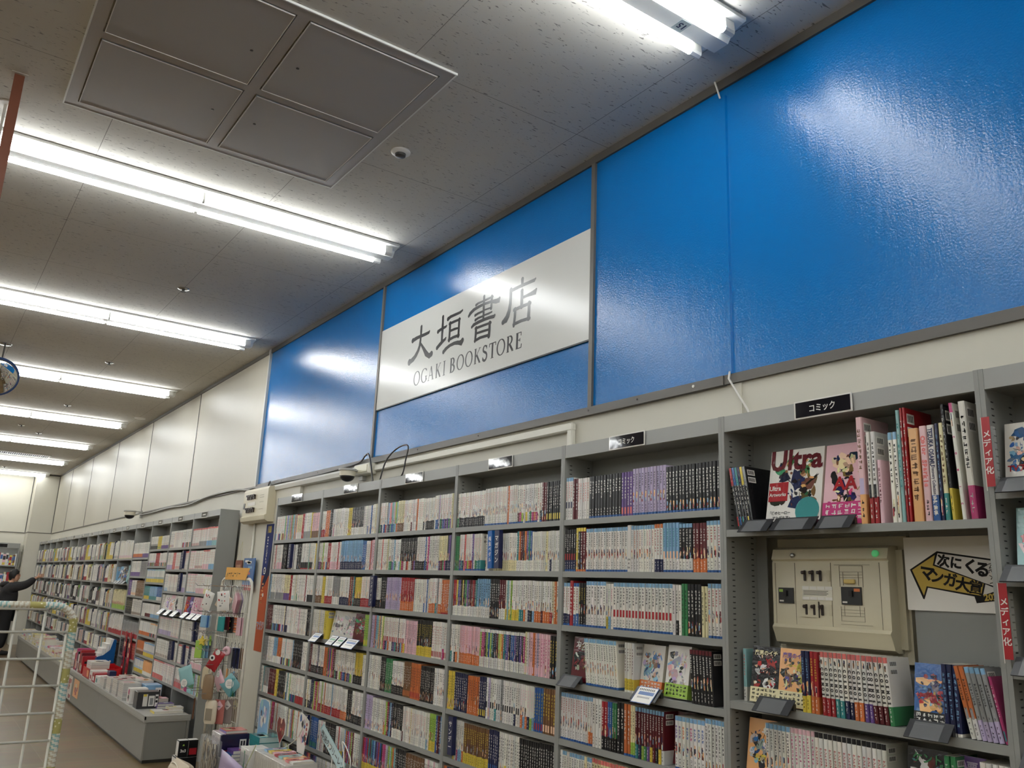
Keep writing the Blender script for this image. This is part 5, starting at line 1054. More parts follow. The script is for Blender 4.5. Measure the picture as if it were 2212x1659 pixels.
def p2(mb):
    mb.lathe((1.909, 8.96, TZ + .105), [(.026, 0), (.025, -.0006)], 'M', axis=(1, 0, 0), n=16); mb.lathe((1.909, 8.96, TZ + .05), [(.03, 0), (.029, -.0006)], 'K', axis=(1, 0, 0), n=16); mb.lathe((1.9088, 8.96, TZ + .035), [(.016, 0), (.015, -.0006)], 'p', axis=(1, 0, 0), n=12); mb.box(1.93, 1.99, 8.904, 8.9055, TZ + .02, TZ + .12, 'w')
block('boxed_set', 1.91, 2.07, 8.906, 9.03, TZ, TZ + .14, 'W', 'white boxed set with a pink and a black round mark', 'boxed set', parts=p2)
def p3(mb): mb.box(2.18, 2.235, 9.098, 9.0995, TZ + .02, TZ + .12, 'W'); mb.box(2.187, 2.203, 9.097, 9.099, TZ + .035, TZ + .10, 'k'); mb.box(2.212, 2.228, 9.097, 9.099, TZ + .035, TZ + .10, 'k')
block('boxed_set', 2.09, 2.24, 9.10, 9.3, TZ, TZ + .145, 'b', 'pale blue boxed set with a barcode near the shelving', 'boxed set', parts=p3)
flatbook(2.08, 9.0, TZ, .15, .13, .025, 'W', 'W', 'flat white comic, lower one between the boxed sets'); flatbook(2.08, 9.0, TZ + .0255, .15, .12, .02, 'R', 'R', 'flat red comic between the boxed sets')
for s, (x, y, k0) in enumerate(((1.905, 9.32, 9), (1.905, 9.62, 9), (1.905, 9.95, 8), (2.07, 9.5, 9), (2.07, 9.85, 8), (1.9, 10.27, 6), (2.08, 10.25, 7))):
    for k in range(k0):
        c = rnd.choice(['w', 'w', 'p', 'W', 'g']); flatbook(x, y + rnd.uniform(-.006, .006), TZ + k * .0172, .155, .22, .0168, c, 'w', 'clear-wrapped %s comic, %s from bottom of the %s wrapped pile on the low table' % (CNAME[c], ordinal(k + 1), ordinal(s + 1)), group='clear-wrapped piles on the low table', mat='wrap', edge=(206, 204, 198), art=['p', 'W', 'n', 'r', 's'])
for k, (y, c, lab) in enumerate(((10.62, 'W', 'small white and teal carton by the wrapped piles'), (10.82, 'R', 'small red carton beside the white and teal one'), (11.0, 'W', 'white carton with red print in front of the red tray'))):
    block('carton', 1.905, 2.02 + .03 * k, y - .08, y + .08, TZ, TZ + .085 + .012 * k, c, lab, 'carton', parts=lambda mb, y=y, k=k: (mb.box(1.9035, 1.905, y - .05, y + .03, TZ + .02, TZ + .06, ['T', 'W', 'R'][k]), mb.box(1.93, 1.98, y - .0815, y - .08, TZ + .02, TZ + .07, ['T', 'W', 'N'][k])))
block('carton', 2.03, 2.10, 10.6, 10.75, TZ, TZ + .13, 'N', 'dark navy carton standing behind the small white one', 'carton')
t = empty('book_tray', (2.06, 11.3, TZ), 'open red cardboard tray of thin picture books', 'tray')
mb = MB()
for q in ((1.905, 2.25, 11.1, 11.104, TZ, TZ + .11), (1.905, 2.25, 11.53, 11.534, TZ, TZ + .13), (1.905, 1.909, 11.1, 11.53, TZ, TZ + .11), (2.246, 2.25, 11.1, 11.53, TZ, TZ + .12), (1.905, 2.25, 11.1, 11.53, TZ, TZ + .004)): mb.box(*q, (196, 26, 30))
mb.build('tray', 'print', t); mb = MB(); mb.box(1.9035, 1.905, 11.14, 11.24, TZ + .02, TZ + .09, 'o'); mb.lathe((2.1, 11.0995, TZ + .06), [(.02, 0), (.019, -.0005)], 'W', axis=(0, 1, 0), n=14); mb.lathe((2.17, 11.0995, TZ + .07), [(.014, 0), (.013, -.0005)], 'y', axis=(0, 1, 0), n=14); mb.build('printed_mark', 'print', t)
for k in range(9):
    c = ['W', 'R', 'W', 'y', 'N', 'W', 'R', 'b', 'W'][k]
    flatbook(1.925, 11.31, TZ + .006 + k * .0195, .2, .3, .019, c, 'W', '%s thin book, %s from the bottom in the red tray' % (CNAME[c], ordinal(k + 1)), group='books in the red tray')
t = empty('cardboard_display', (2.12, 11.85, TZ), 'blue stepped cardboard display with white booklets', 'cardboard display')
mb = MB(); prof = [(2.05, TZ), (2.25, TZ), (2.25, TZ + .40), (2.22, TZ + .40), (2.19, TZ + .28), (2.12, TZ + .22), (2.05, TZ + .2)]
mb.prism(prof, 'y', 11.62, 11.63, (16, 88, 150)); mb.prism(prof, 'y', 12.0, 12.01, (16, 88, 150)); mb.box(2.05, 2.06, 11.63, 12.0, TZ, TZ + .19, (16, 88, 150)); mb.box(2.24, 2.25, 11.63, 12.0, TZ, TZ + .40, (16, 88, 150)); mb.build('body', 'print', t)
mb = MB()
for k in range(4): mb.lathe((2.10 + .035 * k, 11.6195, TZ + .13 + .006 * k), [(.013, 0), (.012, -.0006)], 'W', axis=(0, 1, 0), n=14)
mb.build('printed_mark', 'print', t)
for k in range(4): block('booklet_bundle', 2.066 + .042 * k, 2.104 + .042 * k, 11.66, 11.98, TZ + .02, TZ + .24 + .055 * k, 'W', 'white booklet bundle, %s step of the blue cardboard display' % ordinal(k + 1), 'booklets')
for k, (y, lab) in enumerate(((11.2, 'long red and yellow hanging pack leaning beside the pocket-book unit'), (10.95, 'second long red pack leaning beside the pocket-book unit'))):
    t = empty('long_pack', (2.24, y, TZ), lab, 'pack', 'long red packs')
    mb = MB(); prof = [(y - .05, TZ + .0), (y + .05, TZ + .0), (y + .055, TZ + .42), (y + .035, TZ + .50), (y, TZ + .53), (y - .035, TZ + .50), (y - .055, TZ + .42)]
    mb.prism(prof, 'x', 2.262, 2.272, 'R'); mb.build('pack', 'print', t)
    mb = MB(); rn = random.Random(k)
    for j in range(8): zz = TZ + .03 + j * .055; mb.box(2.2605 - .0002 * (j % 2), 2.262, y - .04, y - .04 + rn.uniform(.04, .08), zz, zz + .045, rn.choice(['y', 'R', 'K', 'm', 'W', 'o']))
    mb.build('printed_front', 'print', t)
for k in range(7):
    c = ['R', 'm', 'R', 'W', 'K', 'M', 'R'][k]; hgt = .2 + .03 * (k % 3)
    block('upright_book', 1.915, 2.07, 11.72 + k * .085, 11.79 + k * .085, TZ, TZ + hgt, c, '%s thick book standing on the long low table, %s beyond the red tray' % (CNAME[c], ordinal(k + 1)), 'book', parts=lambda mb, k=k, hgt=hgt: (mb.box(1.9135, 1.915, 11.735 + k * .085, 11.775 + k * .085, TZ + .03, TZ + hgt * .5, ['W', 'y', 'K', 'R', 'W', 'y', 'N'][k]), mb.box(1.94, 2.04, 11.7185 + k * .085, 11.72 + k * .085, TZ + .04, TZ + hgt * .7, ['K', 'y', 'm', 'R', 'Y', 'W', 'k'][k])))

# ================================================================= POSTERS ON THE PILLAR
t = empty('vertical_banner', (2.465, 7.12, Z(-.57)), 'navy and orange vertical banner with a gold 100 on the pillar', 'banner')
mb = MB(); mb.box(2.4675, 2.469, 7.03, 7.215, Z(.04), Z(.47), (30, 44, 104)); mb.box(2.4675, 2.469, 7.03, 7.215, Z(-.57), Z(.04), (182, 82, 40)); mb.prism([(7.03, Z(.30)), (7.1, Z(.1)), (7.17, Z(.0)), (7.2, Z(-.08)), (7.12, Z(-.04)), (7.03, Z(.05))], 'x', 2.4672, 2.4676, (20, 28, 60)); mb.build('cloth', 'paper', t)
mb = MB(); mb.text('100', frame((2.467, 7.125, Z(.425)), (0, -1, 0), (0, 0, 1)), .085, 'Y', .02, squeeze=.75); rn = random.Random(4)
for k in range(9): strokes(mb, 2.467, 7.145, Z(.36 - k * .026), .035, .022, 'W', rn, 5)
for k in range(6): strokes(mb, 2.467, 7.16, Z(-.03 - k * .03), .05, .02, 'o', rn, 4)
mb.lathe((2.4672, 7.15, Z(.08)), [(.03, 0), (.029, -.0004)], 'W', axis=(1, 0, 0), n=20); strokes(mb, 2.4665, 7.15, Z(.08), .04, .04, 'N', rn, 6); mb.lathe((2.4672, 7.13, Z(-.12)), [(.016, 0), (.015, -.0004)], 'W', axis=(1, 0, 0), n=20)
mb.text('マガジ', frame((2.4668, 7.12, Z(-.365)), (0, -1, 0), (0, 0, 1)), .075, 'W', .05, squeeze=.8); mb.text('マガジ', frame((2.4664, 7.12, Z(-.365)), (0, -1, 0), (0, 0, 1)), .075, (36, 52, 130), .0, squeeze=.8); mb.build('print', 'paper', t)
t = empty('hanging_board', (2.45, 7.45, Z(-.04)), 'blue printed board with a red foot hanging behind the goods rack', 'poster')
mb = MB(); mb.box(2.435, 2.443, 7.33, 7.62, Z(-.045), Z(.185), (66, 110, 168)); mb.box(2.434, 2.443, 7.33, 7.62, Z(-.09), Z(-.045), (170, 30, 40)); mb.build('board', 'print', t)
mb = MB(); rn = random.Random(9)
for k in range(8): a = rn.uniform(7.36, 7.5); zz = rn.uniform(-.02, .15); mb.box(2.4335, 2.435, a, a + .1, Z(zz), Z(zz + .02), rn.choice(['W', 'r', 'b', 'N', 'p']))
mb.build('print', 'print', t); mb = MB(); mb.tube([(2.439, 7.34, Z(.185)), (2.446, 7.42, Z(.36)), (2.439, 7.6, Z(.185))], .001, 'w', 5); mb.build('string', 'plastic', t)
t = empty('hanging_board', (2.455, 7.8, Z(.02)), 'small brown framed picture hanging by the far end panel', 'poster')
mb = MB(); mb.box(2.455, 2.462, 7.74, 7.92, Z(.03), Z(.17), (150, 92, 74)); mb.box(2.4535, 2.455, 7.77, 7.89, Z(.06), Z(.13), (196, 150, 120)); mb.build('board', 'print', t); mb = MB(); mb.tube([(2.457, 7.77, Z(.17)), (2.466, 7.82, Z(.34)), (2.457, 7.9, Z(.17))], .001, 'y', 5); mb.build('string', 'plastic', t)
# ================================================================= WHITE MESH PANEL WITH PATTERNED TAPE
GY = 1.93
t = empty('mesh_panel', (-.1, GY, 0), 'white wire mesh panel with patterned tape around its frame, nearest the camera', 'mesh panel')
path = []
zt, xr, cr = Z(-.0655), .2885, .038
x = -.55
while x < xr - cr: path.append((x, GY, zt)); x += .003
for k in range(20): a = math.pi / 2 * k / 20; path.append((xr - cr + cr * math.sin(a), GY, zt - cr + cr * math.cos(a)))
z = zt - cr
while z > .02: path.append((xr, GY, z)); z -= .003
mb = MB(); n = 16; rF = .0074
rings = []
for i, p in enumerate(path):
    p = Vector(p); d = (Vector(path[min(i + 1, len(path) - 1)]) - Vector(path[max(i - 1, 0)])).normalized(); e = Vector((0, 1, 0)); g = d.cross(e)
    rings.append([p + (e * math.cos(2 * math.pi * k / n) + g * math.sin(2 * math.pi * k / n)) * rF for k in range(n)])
base = len(mb.v); mb.v += [tuple(q) for r_ in rings for q in r_]
rnd = random.Random(12); seq = []; s_ = 0.0; L_ = 0.003
kinds = []
while len(kinds) < len(path): kd = ('dot', 'teal', 'beige')[len(seq) % 3]; ln = int(rnd.uniform(.030, .040) / L_) if kd != 'dot' else int(.027 / L_); seq.append(kd); kinds += [(kd, j, rnd.random()) for j in range(ln)]
for i in range(len(path) - 1):
    kd, j, _ = kinds[i]
    for k in range(n):
        a = k / n
        if kd == 'dot':
            c = (176, 168, 104); 
            if (i * 3 + k) % 4 == 0 and (k + i // 2) % 3 == 0: c = (228, 224, 190)
        else:
            ph = (j * L_ + a * .02) % .009
            c = ((150, 186, 184) if kd == 'teal' else (196, 184, 160)) if ph < .0045 else (222, 220, 206)
        mb.f.append((base + i * n + k, base + i * n + (k + 1) % n, base + (i + 1) * n + (k + 1) % n, base + (i + 1) * n + k)); mb.c.append(col(c)); mb.m.append(0)
mb.build('taped_frame', 'paper', t, smooth=True)
mb = MB(); WC = (216, 212, 198)
for k in range(14): xx = .2358 - .0505 * k; mb.cyl((xx, GY, .03), (xx, GY, zt - .006), .0024, WC, n=8)
mb.cyl((.2785, GY, .03), (.2785, GY, Z(-.112)), .0026, WC, n=8)
for k in range(28): zz = Z(-.0722 if k == 0 else -.1155 - .0503 * (k - 1)); mb.cyl((-.54, GY - .004, zz), (.2785 if k else .24, GY - .004, zz), .0024, WC, n=8)
mb.build('wire_mesh', 'metal', t, smooth=True)
mb = MB(); mb.box(.27, .305, GY - .18, GY + .18, 0, .02, WC); mb.build('foot', 'metal', t)
mb = MB(); mb.box(-.56, -.53, GY - .18, GY + .18, 0, .02, WC); mb.box(-.555, -.54, GY - .008, GY + .008, 0, zt, WC); mb.build('foot', 'metal', t)

# ================================================================= GOODS RACK
RXp = 2.14
t = empty('goods_rack', (RXp, 6.82, 0), 'white wire rack of small pouches with an orange hand-written card', 'rack')
mb = MB(); yA, yB, zt = 7.2, 6.44, Z(.002)
mb.tube([(RXp, yA, .0), (RXp, yA, zt - .06), (RXp, yA - .018, zt - .02), (RXp, yA - .06, zt), (RXp, yB + .06, zt), (RXp, yB + .018, zt - .02), (RXp, yB, zt - .06), (RXp, yB, .0)], .0105, (232, 228, 216), n=12); mb.build('frame', 'metal', t, smooth=True)
mb = MB()
for k in range(17): yy = yA - .045 * (k + .5); mb.cyl((RXp, yy, .35), (RXp, yy, zt - .01), .0025, (222, 218, 206), n=6)
for zz in (-.055, -.25, -.45, -.65, -.85, -1.02): mb.cyl((RXp - .003, yA, Z(zz)), (RXp - .003, yB, Z(zz)), .003, (222, 218, 206), n=6)
mb.build('wire_back', 'metal', t, smooth=True)
HK = []
for zz, ys in ((-.055, (7.0, 6.8, 6.6)), (-.25, (7.0, 6.85, 6.7, 6.55)), (-.40, (7.0, 6.85, 6.7)), (-.52, (6.75, 6.6)), (-.62, (7.0, 6.8, 6.62)), (-.82, (6.95, 6.8, 6.6))):
    for yy in ys:
        mb = MB(); mb.tube([(RXp, yy, Z(zz)), (RXp - .25, yy, Z(zz) - .004), (RXp - .268, yy, Z(zz) + .014)], .0026, (196, 192, 184), n=6); mb.build('hook', 'chrome', t, smooth=True); HK.append((yy, zz))
t = empty('rack_card', (RXp - .01, 6.75, Z(.0)), 'orange card with hand-written katakana clipped on top of the goods rack', 'sign')
mb = MB(); OC = (246, 186, 98); mb.add([(RXp - .016, 7.085, Z(-.004)), (RXp - .016, 6.565, Z(-.003)), (RXp - .026, 6.455, Z(.086)), (RXp - .026, 7.04, Z(.092))], [(0, 1, 2, 3)], OC); mb.add([(RXp - .0145, 7.085, Z(-.004)), (RXp - .0145, 6.565, Z(-.003)), (RXp - .0245, 6.455, Z(.086)), (RXp - .0245, 7.04, Z(.092))], [(3, 2, 1, 0)], OC); mb.build('card', 'paper', t)
mb = MB(); mb.text('ポーチコーナー', frame((RXp - .0225, 6.86, Z(.045)), (0, -1, 0), (.11, .12, 1)), .062, 'k', 0, squeeze=.82); mb.build('lettering', 'paper', t)
def pillow(mb, w_, h_, th, c, n=8, rot=0.0, squareness=5.0):
    """Soft flat pouch in the y-z plane, its hanging point on the origin."""
    V = []; F = []
    for s in (-1, 1):
        for i in range(n + 1):
            for j in range(n + 1):
                u, v = i / n * 2 - 1, j / n * 2 - 1; f = max(0, (1 - abs(u) ** squareness)) * max(0, (1 - abs(v) ** squareness))
                V.append((s * th / 2 * f ** .5, u * w_ / 2, v * h_ / 2))
    m_ = (n + 1) ** 2
    for s in range(2):
        for i in range(n):
            for j in range(n):
                q = [s * m_ + i * (n + 1) + j, s * m_ + (i + 1) * (n + 1) + j, s * m_ + (i + 1) * (n + 1) + j + 1, s * m_ + i * (n + 1) + j + 1]; F.append(tuple(q if s else q[::-1]))
    ca, sa = math.cos(rot), math.sin(rot); top = max(v[1] * sa + v[2] * ca for v in V)
    mb.add([(v[0], v[1] * ca - v[2] * sa, v[1] * sa + v[2] * ca - top - .03) for v in V], F, c)
def hang(kind, x, y, zhook, c, lab, cat='pouch', yaw=0.0, w_=.11, h_=.15, extra=None, rot=0.0, th=.02):
    t = empty(kind, (x, y, Z(zhook)), lab, cat, 'goods hanging on the white rack')
    mb = MB(); mat = 'wrap'
    if kind in ('soft_pouch', 'zip_pouch'): pillow(mb, w_, h_, th, c, rot=rot)
    elif kind == 'key_case':
        mb.lathe((0, 0, -.03 - h_), [(.001, 0), (w_ * .42, .004), (w_ * .5, h_ * .12), (w_ * .5, h_ * .85), (w_ * .38, h_ * .97), (.001, h_)], c, n=20)
        mb.v = [(v[0] * .5, v[1], v[2]) for v in mb.v]
    elif kind == 'charm_pack': mb.box(-th / 2, th / 2, -w_ / 2, w_ / 2, -.03 - h_, -.03, c, .003)
    elif kind == 'star_charm':
        mb.prism([(.5 * w_ * (1 if k % 2 == 0 else .45) * math.sin(k * math.pi / 5), -.03 - w_ / 2 + .5 * w_ * (1 if k % 2 == 0 else .45) * math.cos(k * math.pi / 5)) for k in range(10)], 'x', -.006, .006, c)
    elif kind == 'bead_strap':
        for k in range(6): mb.lathe((0, 0, -.04 - k * .019), [(.004, 0), (.02, -.004), (.02, -.013), (.004, -.017)], c if k % 2 == 0 else (238, 170, 130), n=14)
    elif kind == 'donut_charm':
        mb.tube([(0, w_ * .3 * math.cos(a * math.pi / 10), -.03 - w_ / 2 + w_ * .3 * math.sin(a * math.pi / 10)) for a in range(20)], w_ * .19, c, n=10, closed=True)
    o = mb.build('body', mat, t, auto=kind != 'charm_pack')
    mb = MB(); mb.tube([(.004, 0, .006), (.004, .012, -.006), (.002, .008, -.03), (0, 0, -.036), (-.002, -.008, -.03), (.004, -.012, -.006)], .0022, (206, 206, 200), n=6, closed=True); mb.build('hanging_loop', 'chrome', t, smooth=True)
    if extra:
        mb = MB(); extra(mb); mb.build('tag_print', 'paper', t)
    t.matrix_basis = Matrix.Translation((x, y, Z(zhook))) @ Matrix.Rotation(-yaw, 4, 'Z')
    for ch in t.children: ch.matrix_parent_inverse = Matrix.Identity(4)
    return t
def dots(w_, h_, pal, n=11, x=-.0125, seed=1):
    def f(mb):
        r_ = random.Random(seed)
        for k in range(n): yy, zz = r_.uniform(-w_ * .35, w_ * .35), -.03 - h_ * r_.uniform(.15, .85); mb.lathe((x - .001 * k / n, yy, zz), [(.0055, 0), (.005, -.0005)], r_.choice(pal), axis=(1, 0, 0), n=8)
    return f
def disc_tag(r, x=-.014, z=-.1, c='W'):
    def f(mb):
        mb.lathe((x, 0, z), [(r, 0), (r, -.0008)], c, axis=(1, 0, 0), n=24)
        for k in range(3): mb.box(x - .0012, x - .0008, -r * .55, r * .5, z - .012 + k * .011, z - .009 + k * .011, 'g')
    return f
def card_tag(x=-.014, z=-.06, c='p'):
    def f(mb): mb.prism([(-.035, z), (0, z + .035), (.035, z), (0, z - .035)], 'x', x - .001, x, c); mb.box(x - .0014, x - .001, -.012, .012, z - .012, z - .004, 'g')
    return f
HX = RXp
hang('soft_pouch', 1.925, 6.8, -.055, 'W', 'white printed pouch farthest out on the top hook', yaw=-.5, w_=.10, h_=.14, extra=dots(.10, .14, ['R', 'K', 'W', 'r'], seed=2), rot=.3)
hang('soft_pouch', 1.985, 6.6, -.055, 'W', 'white pouch with small red and black prints, second on the top hook', yaw=-.7, w_=.105, h_=.145, extra=dots(.105, .145, ['R', 'K', 'r', 'g'], seed=3), rot=-.12)
hang('soft_pouch', 2.03, 6.74, -.055, (222, 206, 184), 'cream diamond pouch in the middle of the top hook row', yaw=-.5, w_=.13, h_=.13, rot=.5, extra=dots(.1, .13, ['n', 'o', 's'], 4, seed=4))
for k in range(5): hang('soft_pouch', 2.068 + k * .011, 6.58 + .0 * k, -.055, ['p', 'p', 'p', 'w', 'v'][k], '%s pouch, %s of the dense top row before the rack frame' % (['pink', 'rosy pink', 'pale pink', 'off-white', 'lilac'][k], ordinal(k + 1)), w_=.12, h_=.15, rot=.55, th=.012, yaw=.1)
for k in range(3): hang('charm_pack', 1.93 + k * .022, 6.85, -.25, ['b', 'B', 'b'][k], '%s clear packed charm, %s out on the second hook row' % (['pale blue', 'mid blue', 'light blue'][k], ordinal(k + 1)), 'charm', w_=.09, h_=.09, th=.012, yaw=.3 * k - .2)
hang('charm_pack', 2.02, 6.7, -.25, (40, 150, 150), 'teal packed charm on the second hook row', 'charm', w_=.08, h_=.11, th=.012, yaw=-.3)
hang('charm_pack', 2.06, 6.7, -.25, 'm', 'wine red packed charm beside the teal one', 'charm', w_=.07, h_=.10, th=.012, yaw=-.3); hang('charm_pack', 2.085, 6.68, -.25, 'K', 'dark round-print charm beside the orange beads', 'charm', w_=.07, h_=.12, th=.012, yaw=-.3, extra=dots(.07, .12, ['W', 'Y', 'R'], 5, x=-.007, seed=6))
for k in range(3): hang('bead_strap', 2.12 + .0 * k, 6.72 - k * .055, -.245, (226, 120, 70), 'orange striped bead strap, %s in the second hook row' % ordinal(k + 1), 'strap')
for k in range(2): hang('charm_pack', 2.1 + k * .018, 6.53, -.25, 'p', 'pale pink packed charm near the rack frame, %s one' % ordinal(k + 1), 'charm', w_=.08, h_=.13, th=.010)
for k in range(3): hang('star_charm', 1.935 + k * .03, 6.85, -.40, ['Y', 'y', 'L'][k], '%s star charm on the third hook row' % ['golden', 'pale yellow', 'lime'][k], 'charm', w_=.08, yaw=-.5 + .3 * k)
for k in range(4): hang('charm_pack', 1.93 + k * .025, 6.9, -.44, ['L', 't', 'b', 'g'][k], '%s wrapped charm hanging below the stars' % ['lime', 'pale teal', 'pale blue', 'grey'][k], 'charm', w_=.08, h_=.13, th=.008, yaw=-.4)
hang('zip_pouch', 1.985, 6.62, -.475, 'R', 'red and white printed pouch tilted on the rack', w_=.09, h_=.15, rot=.5, yaw=-.8, extra=lambda mb: (mb.lathe((-.014, .02, -.1), [(.022, 0), (.021, -.0006)], 'W', axis=(1, 0, 0), n=12), mb.lathe((-.0155, .02, -.1), [(.01, 0), (.009, -.0006)], 'K', axis=(1, 0, 0), n=10), mb.lathe((-.0145, -.02, -.06), [(.02, 0), (.019, -.0006)], 'W', axis=(1, 0, 0), n=12)))
hang('donut_charm', 2.06, 6.62, -.46, 'p', 'pink ring-shaped charm beside the red pouch', 'charm', w_=.075, yaw=-.6)
for k in range(4): hang('charm_pack', 2.09 + k * .018, 6.62 - .03 * k, -.47, ['g', 'N', 'N', 'n'][k], '%s flat pack near the rack frame, third hook row' % ['grey', 'navy', 'dark navy', 'brown'][k], 'charm', w_=.08, h_=.15, th=.006)
hang('soft_pouch', 1.89, 7.0, -.62, 't', 'pale teal pouch sticking out farthest from the rack', w_=.125, h_=.15, rot=-.35, yaw=-.6, extra=disc_tag(.03, z=-.17))
hang('key_case', 1.955, 6.62, -.66, (142, 116, 88), 'brown shoe-shaped case with a leather strap', 'case', w_=.095, h_=.18, yaw=-.6); hang('key_case', 1.99, 6.8, -.62, (206, 190, 160), 'cream shoe-shaped case behind the brown one', 'case', w_=.09, h_=.17, yaw=-.6)
hang('zip_pouch', 2.03, 6.62, -.62, 'p', 'pink diamond pouch with an oval white tag', w_=.12, h_=.12, rot=.78, yaw=-.2, extra=disc_tag(.024, z=-.07)); hang('zip_pouch', 2.085, 6.52, -.64, (120, 172, 178), 'pale teal diamond pouch with a round white tag', w_=.125, h_=.125, rot=.78, yaw=-.75, extra=disc_tag(.034, z=-.11))
hang('charm_pack', 2.1, 6.68, -.63, 'o', 'yellow-orange strap behind the teal diamond pouch', 'strap', w_=.025, h_=.12, th=.01); hang('charm_pack', 2.12, 6.58, -.64, 'b', 'pale blue strap near the rack frame', 'strap', w_=.025, h_=.13, th=.012); 
for k in range(4): hang('charm_pack', 2.09 + k * .012, 6.52, -.68, ['T', 'G', 'T', 'g'][k], '%s thin packed strap, %s by the rack frame' % (['dark teal', 'green', 'teal', 'grey'][k], ordinal(k + 1)), 'strap', w_=.06, h_=.13, th=.004)
hang('key_case', 1.995, 6.62, -.84, (222, 208, 184), 'cream phone-shaped case low on the rack', 'case', w_=.1, h_=.17, yaw=-.7, extra=lambda mb: mb.box(-.028, -.0255, -.026, .026, -.17, -.09, (150, 138, 120)))
hang('charm_pack', 1.95, 6.9, -.86, (96, 58, 40), 'dark brown strap low on the rack', 'strap', w_=.03, h_=.15, th=.012, yaw=.4)
for k, (x, c, lab) in enumerate(((2.05, (176, 104, 96), 'rose'), (2.11, (150, 140, 134), 'grey'), (2.165, (190, 170, 146), 'beige'))): hang('charm_pack', x, 6.6, -.84, c, '%s flat pack with a square tag on the lowest hooks' % lab, 'pouch', w_=.09, h_=.17, th=.008, yaw=-.6, extra=card_tag(x=-.006, z=-.07, c=['p', 'W', 'y'][k]))

# ================================================================= GOODS BEFORE THE NEAR BOOKCASES
low_table(4.1, 6.40, 'low grey display table of boxed goods before the near bookcases', x0=1.93, x1=2.255)
tz = TZ
for k in range(8):
    yy = 6.335 - k * .0275; lab = 'slim boxed case with pale spine, %s of the row at the table end' % ordinal(k + 1)
    block('boxed_case', 1.945, 2.14, yy, yy + .0265, tz, tz + .145, (206, 200, 198) if k < 7 else (30, 26, 58), lab if k < 7 else 'navy faced boxed case with a barcode at the near end of the slim row', 'boxed case', mat='wrap',
          parts=(lambda mb, yy=yy: (mb.box(2.075, 2.12, yy - .0015, yy, tz + .02, tz + .11, 'W'), mb.box(2.082, 2.094, yy - .002, yy - .001, tz + .07, tz + .10, 'k'), mb.box(2.1, 2.112, yy - .002, yy - .001, tz + .07, tz + .10, 'k'), mb.box(1.965, 2.0, yy - .0015, yy, tz + .02, tz + .045, 'R'))) if k == 7 else (lambda mb, yy=yy: mb.box(1.9435, 1.945, yy + .006, yy + .02, tz + .03, tz + .12, (186, 176, 178))))
flatbook(1.98, 6.24, tz + .146, .15, .15, .018, 'r', 'P', 'coral flat case lying upon the slim boxed row', mat='wrap', group='goods before the near bookcases')
for k, (c, z_) in enumerate((('N', 0), ('B', .022), ('P', .044))): flatbook(1.965 + .01 * k, 6.05, tz + z_, .15, .13, .0215, c, c, '%s flat case, %s from the bottom before the slim boxed row' % (CNAME[c], ordinal(k + 1)), mat='wrap', group='goods before the near bookcases')
for k, (c, z_) in enumerate((('R', 0), ('t', .022), ('T', .044), ('T', .080))): flatbook(2.1, 5.9 + .01 * k, tz + .05 + z_, .15, .2, .0215 if k < 2 else .035, c, c, '%s flat case, %s of the teal pile beside the tall standee' % (CNAME[c], ordinal(k + 1)), mat='wrap', group='goods before the near bookcases', edge=(190, 210, 206))
block('case_riser', 2.1, 2.25, 5.78, 6.02, tz, tz + .049, 'w', 'pale riser box under the teal pile', 'box')
for k in range(7):
    yy = 5.83 - k * .024; block('boxed_case', 1.95, 2.09, yy - .115, yy - .092, tz, tz + .14, 'W', 'white slim case, %s of the short white row' % ordinal(k + 1), 'boxed case', mat='wrap', parts=lambda mb, yy=yy, k=k: (mb.box(1.9485, 1.95, yy - .111, yy - .096, tz + .02, tz + .125, 'G' if k == 3 else 'w'), mb.box(1.9475, 1.949, yy - .108, yy - .099, tz + .05, tz + .11, 'g')))
for k in range(16):
    yy = 5.50 - k * .033; block('wrapped_comic_set', 1.96, 2.16, yy - .032, yy, tz, tz + .155, (206, 202, 194), 'clear-wrapped comic set, %s of the long row from the far end' % ordinal(k + 1), 'wrapped set', mat='wrap', parts=(lambda mb, yy=yy: (mb.box(1.9585, 1.96, yy - .024, yy - .008, tz + .03, tz + .13, (188, 182, 172)), mb.box(2.0, 2.07, yy - .0335, yy - .032, tz + .02, tz + .1, 'W'))) if k != 15 else (lambda mb, yy=yy: (mb.box(1.985, 2.14, yy - .0335, yy - .032, tz + .03, tz + .13, (224, 214, 206)), mb.box(2.085, 2.1, yy - .034, yy - .0334, tz + .05, tz + .10, (90, 70, 60)), mb.box(2.115, 2.13, yy - .034, yy - .0334, tz + .05, tz + .10, (90, 70, 60)))))
for k, c in enumerate(('b', 'Y', 'p', 'R', 't', 'o', 'r', 'W')):
    flatbook(2.0 + .006 * (k % 3), 5.42 - k * .06, tz + .1560 + (.0 if k % 2 == 0 else .0), .13, .052, .012, c, c, '%s booklet laid on the wrapped row, %s along' % (CNAME[c], ordinal(k + 1)), mat='wrap', group='booklets on the wrapped row')
for k in range(5): flatbook(1.96, 4.66 - .002 * k, tz + k * .02, .22, .30, .0195, ['W', 'W', 'w', 'W', 'W'][k], ['W', 'N', 'W', 'W', 'W'][k], 'large white flat pad, %s from the bottom at the near table end' % ordinal(k + 1), group='pads at the table end')
for k in range(5): flatbook(2.185, 4.72, tz + k * .024, .075, .3, .0235, ['n', 'r', 'n', 's', 'n'][k], 'n', '%s flat comic, %s from the bottom next to the shelving' % (CNAME[['n', 'r', 'n', 's', 'n'][k]], ordinal(k + 1)), mat='wrap', group='brown pile at the shelving')
